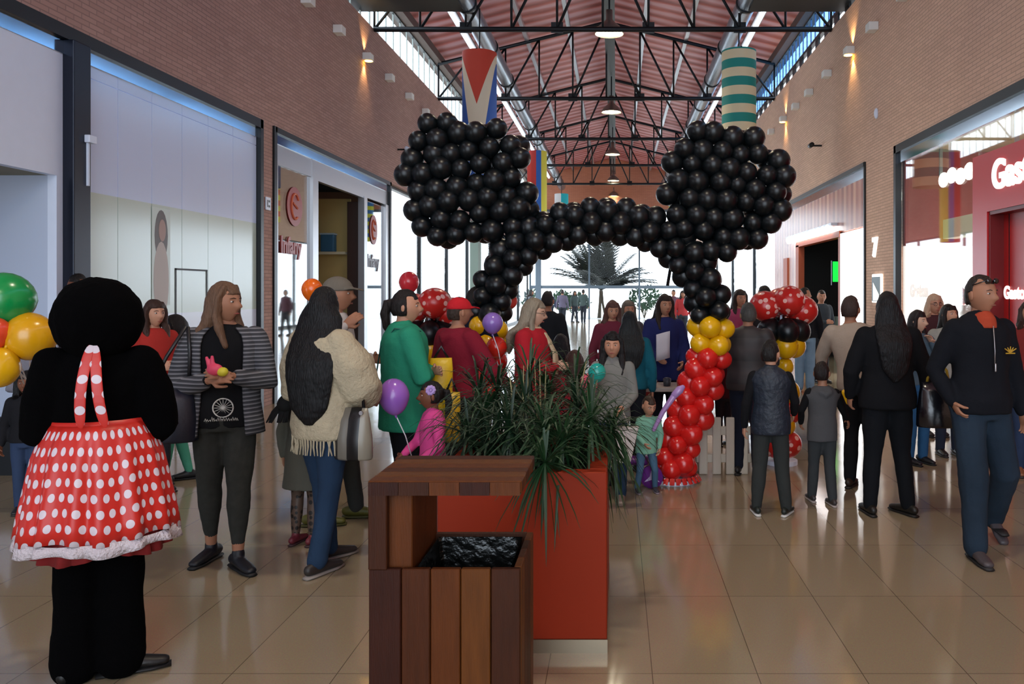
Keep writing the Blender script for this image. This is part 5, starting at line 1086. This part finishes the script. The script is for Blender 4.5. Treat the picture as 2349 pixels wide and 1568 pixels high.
# --- woman in the green shirt
grn = cloth('#2a8a6c', vscale=4)
w3 = person('ponytailed woman in a sea green shirt with folded arms, facing right', 928, 5.6, 1.61, rz=118, hd=-25, sk='fair', fat=1.2, arms=('crossed', ((.245, -.06, 1.10), (-.06, -.21, 1.10))), hair=('pony', '#1a1412', 0, 1, 'back'), top=dict(c='#2a8a6c', m=grn, hem=.72, t=.024, n='shirt', flare=1.05, f=1.08, collar=.02), pants='#15171c', shoes='#17171a', sole='#b0a890', legs='stand', sleeve=.95)
S = INFO[w3.name]['S']; strap(w3, [S((-.15, -.08, 1.42)), S((-.12, .1, 1.44)), S((0, .17, 1.3)), S((.14, .17, 1.1)), S((.23, .1, .95))], .010, mat('teal_strap', '#1c5a52', .6))
bag('yellow shopping bag between the green shirt and the red cap', at(1012, 880, 5.75), .16, .36, .1, '#d8b11a', .2, [[V((-.05, 0, .17)), V((0, 0, .26)), V((.05, 0, .17))]], name='shopping_bag', tri=1)
bag('yellow shopping bag low behind the girl in pink', at(1036, 955, 5.7), .12, .34, .1, '#c9a51c', .2, [[V((-.04, 0, .16)), V((0, 0, .26)), V((.04, 0, .16))]], name='shopping_bag', tri=1)
# --- girl in pink
person('small girl in a pink top with a lilac flower in her dark hair', 992, 5.15, 1.04, rz=-60, hd=-12, hs=1.22, sk='brown', arms=('low', ((.2, -.1, 1.12), (.1, -.28, 1.0))), hair=('pony', '#14100f', 0, 1, ('flower', '#b79ad6')), top=dict(c='#d44a8c', hem=.82, n='pink_top', t=.022, collar=.01), pants='#8e8f98', shoes='#8a8890', sole='#c8c8c8', face=True, near=True)
# --- man in red cap and burgundy hoodie
person('man in a red cap and burgundy hoodie seen from behind', 1052, 6.2, 1.555, rz=138, hd=-12, fem=False, sk='tan', fat=1.15, arms=('down', ((.3, -.1, 1.1), (.3, -.3, .98))), hair=('crop', '#3a2c24'), hat=('cap', '#c0232c'), top=dict(c='#7c1a2c', hem=.9, t=.026, n='hoodie', hood=1), pants='#1b1c22')
person('tall dark haired man in a navy jacket behind the red cap', 1094, 7.0, 1.64, rz=140, hd=-12, fem=False, sk='tan', hair=('short', '#17120f'), arms=('hold', 'hold'), top=dict(c='#12172a', t=.024, n='jacket', collar=.02), pants='#1b1d26')
# --- blonde woman in red with a cream scarf
w4 = person('grey blonde woman in a red coat with a cream scarf, facing right', 1222, 6.5, 1.54, rz=75, hd=5, hp=8, sk='pale', fat=1.15, arms=('hold', 'hold'), hair=('long', '#8e8472', .26, 1.1, ('glasses',)), top=dict(c='#a8202c', hem=.8, t=.026, n='coat'), pants='#1e1e24')
S = INFO[w4.name]['S']; bm = bmesh.new(); tube(bm, [S((0, .02, 1.40)), S((0, .02, 1.47))], [(.10, .10), (.085, .085)], 16); tube(bm, [S((.03, -.1, 1.42)), S((.04, -.19, 1.25)), S((.04, -.2, 1.05))], [(.04, .015), (.05, .015), (.05, .012)], 8); link('scarf', vox(bm, .012, 3, .01, 14), w4, cloth('#bfae90'))
# --- children behind the planter
person('short person with a dark bob just right of the blonde woman', 1286, 7.6, 1.20, rz=175, hs=1.1, sk='tan', hair=('bob', '#17151a', .1, 1.15), top=dict(c='#6e2430', n='top'), pants='#23242c', near=False)
person('child with brown hair and a red hood beside the red planter leaves', 1318, 6.7, 1.12, rz=190, hs=1.15, sk='fair', hair=('long', '#3c2420', .22, 1), top=dict(c='#9c2332', n='top'), pants='#23242c', near=False)
# --- girl in grey jacket
g1 = person('girl with black hair in a grey jacket and jeans facing the viewer', 1405, 6.3, 1.29, rz=-3, hs=1.12, sk='fair', fem=True, hair=('long', '#121012', .26, 1.05), arms=(((.22, -.03, 1.1), (.12, -.24, .99)), ((.23, 0, 1.1), (.22, -.04, .86))), top=dict(c='#7b7c78', hem=.82, t=.02, n='jacket', collar=.015), pants=dict(c='#24405e', m=denim), shoes='#a08c7c', sole='#77695c', near=True)
# --- toddler in mint on the toy, paper sheet
td = person('toddler in a mint jacket bending over the purple ride-on toy', 1482, 6.62, .79, rz=10, hd=15, hp=18, hs=1.55, sk='fair', lean=(.02, -.12), arms=(((.24, -.1, 1.1), (.2, -.22, .84)), ((.22, -.1, 1.12), (.1, -.3, .95))), legs=(((.14, -.12, .42), (.17, .0, .085)), ((-.14, -.12, .42), (-.17, .0, .085))), hair=('short', '#3a2a20'), top=dict(c='#7fb59e', hem=.72, t=.03, n='jacket', flare=1.1), pants='#4a6a86', shoes='#3c3a44', sole='#887a86', near=True)
t = thing('paper_bag', 'large white paper bag beside the corner of the red planter', 'bag', at(1426, 1020, 6.05), -.1)
bm = B((-.095, .095, -.035, .035, -.125, .135)); 
for v in bm.verts: v.co.x += -.03 * v.co.z / .13 * -1
obj('bag_body', bevel(bm, .006), mat('white_paper', '#c4beba', .7), t)
bm = bmesh.new(); tube(bm, [(-.04, 0, .13), (-.02, .01, .24), (.01, .01, .24), (.06, 0, .13)], .004, 6); obj('handle', bm, mat('paper_cord', '#a49a92', .7), t, True)
# --- people round the table
person('dark haired person in a teal jacket seen from behind at the play table', 1444, 7.35, 1.42, rz=190, sk='tan', hair=('long', '#151a1c', .34, 1.25, 'back'), top=dict(c='#14596a', t=.024), pants='#1c2028')
person('woman with reddish brown hair in a maroon top behind the teal jacket', 1404, 8.9, 1.50, rz=15, hp=10, sk='fair', hair=('long', '#5a3c36', .28, 1), top=dict(c='#6c2a3a'), pants='#2a2a30')
person('person with a grey cap of hair peeping over the teal jacket', 1440, 9.7, 1.49, rz=20, sk='fair', hair=('bob', '#6a6258', .1, 1), top=dict(c='#4a4a52'), pants='#2a2a30')
w5 = person('woman in a navy coat holding a white sheet at the play table', 1524, 8.55, 1.565, rz=5, hd=15, sk='fair', hair=('long', '#2a201e', .24, 1.1), arms=('low', ((.24, -.06, 1.12), (.12, -.25, 1.02))), top=dict(c='#232a5e', hem=.75, t=.024, n='coat'), pants='#1c1e2c')
t = thing('paper_sheet', 'white paper sheet held by the woman in the navy coat', 'paper', at(1521, 793, 8.22), .15)
bm = bmesh.new(); R = [[bm.verts.new((x, .01 * math.sin(x * 30 + z * 9), z + x * .25)) for x in (-.07, -.035, 0, .035, .07)] for z in (-.135, -.05, .04, .13)]
for a, b in zip(R, R[1:]):
    for k in range(4): bm.faces.new((a[k], a[k+1], b[k+1], b[k]))
o = obj('sheet', bm, mat('sheet_white', '#c9c6d2', .7), t, True); o.modifiers.new('s', 'SOLIDIFY').thickness = .002
person('child in a purplish top painting at the right end of the play table', 1562, 8.65, 1.12, rz=10, hp=14, hs=1.12, sk='fair', hair=('short', '#3e2c26'), arms=('reach', 'low'), top=dict(c='#5a3a58'), pants='#2a2a36', near=False)
person('small child in a dark red top at the middle of the play table', 1480, 8.6, .98, rz=-5, hp=14, hs=1.18, sk='tan', hair=('bob', '#4a2a24', .08, 1), arms=('reach', 'low'), top=dict(c='#7a2a2e'), pants='#2a2a36', near=False)
person('child in maroon crouched behind the picket fence', 1660, 8.6, .98, rz=200, hs=1.15, sk='tan', hair=('short', '#1d1614'), top=dict(c='#4a1c24', t=.03), pants='#26222a', near=False)
# --- man in black padded vest
pad = stripes('padded_brown', 2, .05, ('#1c1a1c', '#2b2627', '#383132', '#2b2627'), .6, soft=True)
person('short haired woman in a dark padded jacket beside the picket fence', 1716, 7.25, 1.50, rz=160, hd=20, sk='tan', fat=1.15, arms=('hold', 'hold'), hair=('short', '#4a4844'), top=dict(c='#1c1a1c', m=pad, hem=.84, t=.034, n='padded_jacket', collar=.02), pants='#151a28', shoes='#101014', sole='#0c0c0e')
# --- boy in quilted navy vest
quilt = mat('quilted_navy', '#16202e', .55, bump=1, bscale=28, var=.4, vscale=30)
person('boy in a navy quilted vest and grey trousers seen from behind', 1768, 5.95, 1.25, rz=172, hd=-25, hs=1.12, fem=False, sk='fair', arms=('down', ((.24, -.05, 1.12), (.24, -.2, .98))), legs='wide', hair=('short', '#171312'), top=dict(c='#16202e', m=quilt, hem=.80, t=.035, n='vest', vest=1, under='#131316', collar=.03), pants=dict(c='#2e3130', f=1.15, flare=.9), shoes='#17201c', sole='#c9c6c0', feet=(10, -20))
# --- boy in grey hooded vest
person('small boy in a grey hooded vest walking away', 1886, 6.25, 1.07, rz=185, hd=-25, hs=1.2, fem=False, sk='tan', arms=(((.26, -.02, 1.15), (.22, -.16, .98)), ((.28, -.05, 1.15), (.36, -.12, 1.02))), hair=('short', '#1c1513'), top=dict(c='#4a4a4c', hem=.78, t=.03, n='vest', vest=1, under='#101012', hood=1), pants=dict(c='#35383a', f=1.1, flare=.95), shoes='#3a3434', sole='#a89a94', legs='step')
bb = thing('wristband', 'yellow band on the dark sleeve of the small boy in grey', 'band', at(1942, 912, 6.1)); bm = bmesh.new(); capsule(bm, [(-.015, 0, .04), (.015, 0, -.03)], [.022, .022], 10); obj('band', bm, YL, bb, True); 
# --- woman in black with long hair
blk2 = cloth('#0f1014')
w6 = person('woman in black with long black hair walking away at the right', 2036, 5.95, 1.59, rz=178, hd=5, sk='tan', fat=1.14, arms=(((.27, .02, 1.1), (.27, -.08, .9)), ((.27, .02, 1.1), (.31, -.02, .88))), legs='wide', hair=('long', '#0c0b0e', .42, 1.2, 'back'), top=dict(c='#0f1014', m=blk2, hem=.82, t=.024, flare=1.06), pants=dict(c='#0e1116', f=1.05, flare=.95), shoes='#16130f', sole='#120f0c', feet=(5, 25))
bag('shiny black handbag on the forearm of the woman in black', wpt(w6, V((0, 0, 0))) + V((.33, -.08, .80)), .30, .32, .15, '#0c0f18', -.1, [[V((-.08, 0, .12)), V((-.06, 0, .24)), V((0, 0, .31)), V((.06, 0, .24)), V((.08, 0, .12))]], m_=mat('shiny_black_leather', '#0c0f18', .2, spec=.8, bump=.3, bscale=12), parts='#a08c2c')
# --- person in beige leaning
person('person in a beige jacket leaning left behind the woman in black', 1975, 6.75, 1.58, rz=150, hd=0, fem=False, sk='tan', fat=1.1, lean=(.10, -.06), arms=(((.33, -.12, 1.15), (.42, -.22, .92)), 'down'), hair=('short', '#3a2c28'), top=dict(c='#a8998a', hem=.86, t=.026, n='jacket'), pants='#121317', shoes='#2c201a', sole='#1c1612')
# --- women behind on the right
person('dark haired young woman in a denim jacket with a hand at her chin', 2104, 7.7, 1.42, rz=20, hd=20, sk='pale', hair=('long', '#1a1416', .26, 1.15), arms=(((.2, -.14, 1.15), (.06, -.17, 1.36)), 'hold'), top=dict(c='#4c5e6c', t=.02), pants=dict(c='#2c5a86', f=1, flare=1), shoes='#15161c', sole='#15161c', near=True)
person('second dark haired young woman tilting her head by the black jacket', 2176, 8.1, 1.47, rz=0, hd=20, hp=-8, sk='fair', hair=('long', '#17120f', .3, 1.1), top=dict(c='#9a9890', t=.02), pants='#2a3040', near=True)
person('older woman with glasses and fair hair behind the two dark haired women', 2142, 9.2, 1.565, rz=5, sk='fair', hair=('bob', '#c4a488', .08, 1.1, ('glasses',)), top=dict(c='#4a2c30', t=.02), pants='#2a2a34')
# --- man in black jacket
m1 = person('man in a black quarter zip jacket and jeans with sunglasses on his head', 2248, 5.12, 1.70, rz=8, hd=20, fem=False, sk='tan', fat=.97, arms=('down', 'pocket'), legs=(((.17, .0, .47), (.24, .24, .13)), ((-.11, -.11, .49), (-.14, -.18, .085))), hair=('crop', '#241c19', 0, 1, ('sunglasses',)), top=dict(c='#10131a', m=cloth('#10131a', var=.2), hem=.86, t=.03, n='jacket', collar=.012, flare=1.04), pants=dict(c='#24405e', m=denim2, f=1.2, flare=1.1), legsfat=1.15, shoes='#453f42', sole='#1d1c1c', feet=(-8, -8))
I = INFO[m1.name]; S = I['S']
bm = bmesh.new(); tube(bm, [S((0, -.03, 1.385)), S((0, -.03, 1.435)), S((0, -.015, 1.462))], [(.082, .094), (.072, .084), (.060, .066)], 18); link('orange_shirt', vox(bm, .01, 2, .003, 10), m1, cloth('#a8432c'))
bm = bmesh.new(); 
for k in (-2, -1, 0, 1, 2): capsule(bm, [S((.10, -.157, 1.24)), S((.10 + .018 * k, -.160, 1.275 - abs(k) * .006))], [(.005, .003), (.003, .003)], 6)
tube(bm, [S((.07, -.158, 1.235)), S((.13, -.158, 1.235))], .004, 6); obj('chest_logo', bm, mat('logo_yellow', '#b8902a', .6), m1)
bm = bmesh.new(); tube(bm, [S((0, -.142, 1.40)), S((0, -.158, 1.25)), S((0, -.156, 1.16))], .003, 6); capsule(bm, [S((0, -.163, 1.17)), S((0, -.163, 1.13))], [.006, .006], 6); obj('zip', bm, alu, m1, True)
# --- partly cut person at right edge
person('person in a red and dark top at the very right edge', 2362, 7.2, 1.52, rz=-20, sk='fair', fem=True, hair=('bob', '#3a2a24', .06, 1), top=dict(c='#7a2a26'), pants='#2c3a56', shoes='#8a5a3a')
# --- mid distance
person('man in a black jacket and faded jeans walking near the doorway', 1846, 13.2, 1.66, rz=165, hd=-60, fem=False, sk='tan', hair=('short', '#1a1614'), arms=('hold', 'down'), top=dict(c='#12141a', t=.026), pants=dict(c='#5f7f9c', m=cloth('#6f8ba4', var=.4, vscale=4), f=1.2, flare=1.1), shoes='#2a2a2a')
person('man in a grey jacket beside the faded jeans near the doorway', 1884, 14.5, 1.62, rz=20, hd=-20, fem=False, sk='fair', hair=('short', '#241c18'), arms=('down', 'hold'), top=dict(c='#3c464e', t=.026), pants='#2b2e34')
person('dark haired person behind the dotted balloons', 1754, 9.5, 1.665, rz=200, fem=False, sk='tan', hair=('short', '#141212'), top=dict(c='#2b2c30'), pants='#2b2c30', arms=('down', ((.3, -.05, 1.12), (.45, -.12, .95))))
person('woman in pink and white between the arch and the padded jacket', 1696, 10.5, 1.62, rz=20, sk='fair', hair=('long', '#2c2422', .24, 1), top=dict(c='#a8486a'), pants='#2a2a34')
# --- left side, behind the dancer
person('woman in a coral red top behind the dancer', 352, 6.6, 1.53, rz=60, hd=0, sk='fair', hair=('long', '#3a241c', .3, 1), arms=('hold', 'hold'), top=dict(c='#a8302a', t=.02), pants='#22242a')
person('child with dark hair and mint green leggings left of the striped cardigan', 405, 6.95, 1.40, rz=-60, hp=10, hs=1.08, sk='fair', hair=('long', '#17110f', .26, 1.05), arms=('hold', 'hold'), top=dict(c='#8b8480', hem=.7, t=.02, n='tunic'), pants=dict(c='#4d9c82', f=.95, flare=.8), shoes='#17181c', sole='#17181c', legs='step')
person('tall person with dark hair mostly hidden behind the dancer', 180, 7.4, 1.755, rz=10, fem=False, sk='brown', hair=('short', '#141110'), top=dict(c='#3a3036'), pants='#24303f')
person('person in a grey patterned shirt behind the yellow balloons', 95, 6.3, 1.34, rz=40, sk='tan', fem=True, hair=('bob', '#15110f', .08, 1), arms=('hold', 'hold'), top=dict(c='#77757e', t=.02), pants='#31405c')
person('small child in dark clothes low behind the dancer at the left', 62, 6.0, 1.02, rz=20, hs=1.2, sk='brown', hair=('bob', '#0d0c0e', .08, 1.1), top=dict(c='#1a1a1e', t=.024), pants='#31405c')
# --- small heads in the middle
person('dark haired person far behind the red cap', 1020, 9.5, 1.60, rz=10, sk='tan', fem=False, hair=('short', '#231b18'), top=dict(c='#3c3438'), pants='#2b2c30')
person('dark clothed person far behind the blonde woman', 1256, 9.8, 1.60, rz=170, sk='tan', hair=('short', '#1f1b1c'), top=dict(c='#20242a'), pants='#2b2c30')
# --- walkers by the end glazing
far = [(1262, 40, 1.62, '#3c4256', 'walker in slate blue by the end glazing, left of the garden palm'), (1290, 37, 1.68, '#6a6478', 'walker in lilac grey by the end glazing'), (1318, 43, 1.62, '#3f4a4a', 'walker in dark teal by the end glazing'), (1338, 41, 1.70, '#4c5a58', 'tall walker in grey green by the end glazing'), (1218, 35, 1.66, '#5c5c60', 'walker in grey near the left glass bay'), (1545, 30, 1.66, '#5a3c46', 'walker in plum far behind the navy coated woman'), (1566, 26, 1.62, '#a8383a', 'walker in a red and white top far behind the right leg of the arch')]
for i, (px, Y, H, c_, lab) in enumerate(far):
    person(lab, px, Y, H, rz=(0, 180, 40, 170, 90, 20, 10)[i], sk='tan', fem=i % 2 == 0, near=False, hair=('short' if i % 2 else 'bob', '#2a2220', .08, 1), top=dict(c=c_), pants='#30343c', legs='step')
